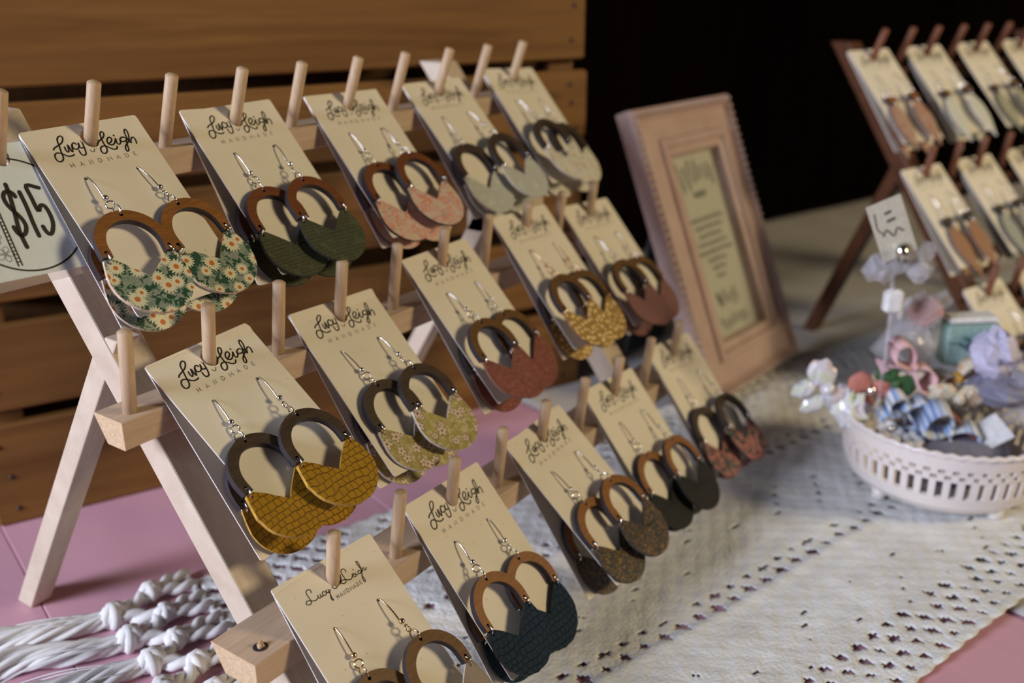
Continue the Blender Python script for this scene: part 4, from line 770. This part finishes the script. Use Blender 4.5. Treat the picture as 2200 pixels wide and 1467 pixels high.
puff('cream floral ribbon bow right of the bowl centre', (0.431, -0.292, -0.178), 0.017, 0.016, M['cream_floral'], (0.3, 0.1, 0.1), 91, 0.18)
blob('gauze_bundle', 'lavender gauze bundle at the back right of the bowl', 'bundle', (0.452, -0.306, -0.153), 0.0145, (1.0, 1, 1.1), M['lav'], 11, 0.25)
blob('gauze_bundle', 'slate grey gauze bundle under the lavender one', 'bundle', (0.452, -0.315, -0.174), 0.016, (1.3, 1, 0.7), M['slate'], 12, 0.25)
blob('film_wrapper', 'clear crumpled wrapper at the right side of the pile', 'wrapper', (0.458, -0.326, -0.164), 0.014, (1.0, 1, 1), M['cello'], 14)
place('paper_slip', 'folded white paper slip at the front right of the bowl', 'paper', (0.430, -0.318, -0.203), (0.35, -0.5, FR), {'sheet': [MB().add([(-0.012, -0.004, 0), (0.012, -0.004, 0.002), (0.011, 0.016, 0.004), (-0.012, 0.016, 0.001), (-0.012, -0.004, 0.001), (0.012, -0.004, 0.003), (0.011, 0.016, 0.0055), (-0.012, 0.016, 0.0022)], [(3, 2, 1, 0), (4, 5, 6, 7), (0, 1, 5, 4), (1, 2, 6, 5), (2, 3, 7, 6), (3, 0, 4, 7)]).mesh('sheet')]}, M['white'], G)
place('ribbon_strip', 'brick red ribbon strip slanting across the trinkets', 'ribbon', (0.423, -0.299, -0.193), (0.3, 0.75, FR), {'strip': [MB().box((-0.012, -0.003, -0.001), (0.014, 0.004, 0.0012), bev=0.0006).mesh('strip')]}, M['brick'], G)
place('wooden_stick', 'short tan wooden stick against the front rim', 'stick', (0.400, -0.282, -0.207), (0.2, 0.5, FR), {'stick': [MB().box((-0.008, -0.0025, -0.001), (0.008, 0.0025, 0.001), bev=0.0005).mesh('stick')]}, M['tan'], G)
blob('film_wrapper', 'clear wrapper packed low at the left of the bowl', 'wrapper', (0.400, -0.262, -0.209), 0.012, (1.4, 1, 0.6), M['cello'], 21)
blob('film_wrapper', 'clear wrapper packed low at the front of the bowl', 'wrapper', (0.418, -0.300, -0.212), 0.013, (1.4, 1, 0.5), M['cello'], 22)
blob('film_wrapper', 'clear wrapper standing behind the blush ribbon bow', 'wrapper', (0.428, -0.263, -0.150), 0.012, (0.9, 0.8, 1.3), M['cello'], 23)
bow('orange and cream ribbon bow in front of the teal pouch', (0.444, -0.289, -0.171), 0.012, 0.010, M['cream_floral'], (0.1, -0.3, 0.2), {'knot': M['orange']})
blob('gauze_bundle', 'grey gauze padding filling the bottom of the bowl', 'bundle', (0.4257, -0.2892, -0.2145), 0.034, (1.25, 1.25, 0.42), M['slate'], 31, 0.08)
# the clip stand with its tag
tg = prop(empty('tag_stand', mat=Matrix.Translation((0.399, -0.252, -0.2)) @ Matrix.Rotation(FR, 4, 'Z')), 'clear crystal clip stand holding a small tilted tag above the bowl', 'sign')
mk('stem', MB().tube([(0, 0, 0.002), (0.001, 0, 0.05), (0.0, 0, 0.085), (-0.002, 0, 0.103)], 0.0014, 8).mesh('stem'), tg, M['cello'])
mk('sleeve', MB().box((-0.0052, -0.004, 0.0795), (0.0062, 0.004, 0.0945), bev=0.002).mesh('sleeve'), tg, M['white'])
cr = MB(); rr_ = random.Random(4)
for k in range(9):
    c_ = crumple((0, 0, 0), 0.0075, (1, .8, 1), 40 + k, 7, 5, 0.3); ox, oz = rr_.uniform(-0.014, 0.016), 0.112 + rr_.uniform(-0.007, 0.007); cr.add([(x + ox, y + rr_.uniform(-.0004, .0004), z + oz) for x, y, z in c_.v], c_.f)
mk('crystal', cr.mesh('crystal'), tg, M['cello'])
TM = Matrix.Translation((-0.0085, -0.004, 0.1345)) @ Matrix.Rotation(math.radians(-24), 4, 'Y')
mk('tag', MB().box((-0.0105, -0.0004, -0.020), (0.0105, 0.0004, 0.017), bev=0.0002).mesh('tag'), tg, plain('glossy_tag', (0.52, 0.50, 0.42), 0.25), TM)
tb = MB(); ink(tb, [(-0.001, 0.009), (0.002, 0.0092)], 0.0018, 0.0); ink(tb, [(-0.001, 0.004), (0.003, 0.0042)], 0.0018, 0); ink(tb, [(-0.006, -0.004), (-0.003, -0.001), (0, -0.006), (0.003, -0.002), (0.006, -0.005)], 0.0011, 0); ink(tb, [(-0.007, 0.011), (-0.008, 0.002), (-0.006, -0.002)], 0.0009, 0)
mk('tag_print', tb.mesh('tag_print'), tg, M['ink_thin'], TM @ Matrix.Translation((0, -0.00047, 0)) @ Matrix.Rotation(math.radians(90), 4, 'X'))
mk('clip', MB().tube([(0.001, -0.0022, -0.022), (0.001, -0.0022, -0.012)], [0.0045, 0.0035], 9).mesh('clip'), tg, metal('clip_silver', (0.8, 0.8, 0.75), 0.2), TM)
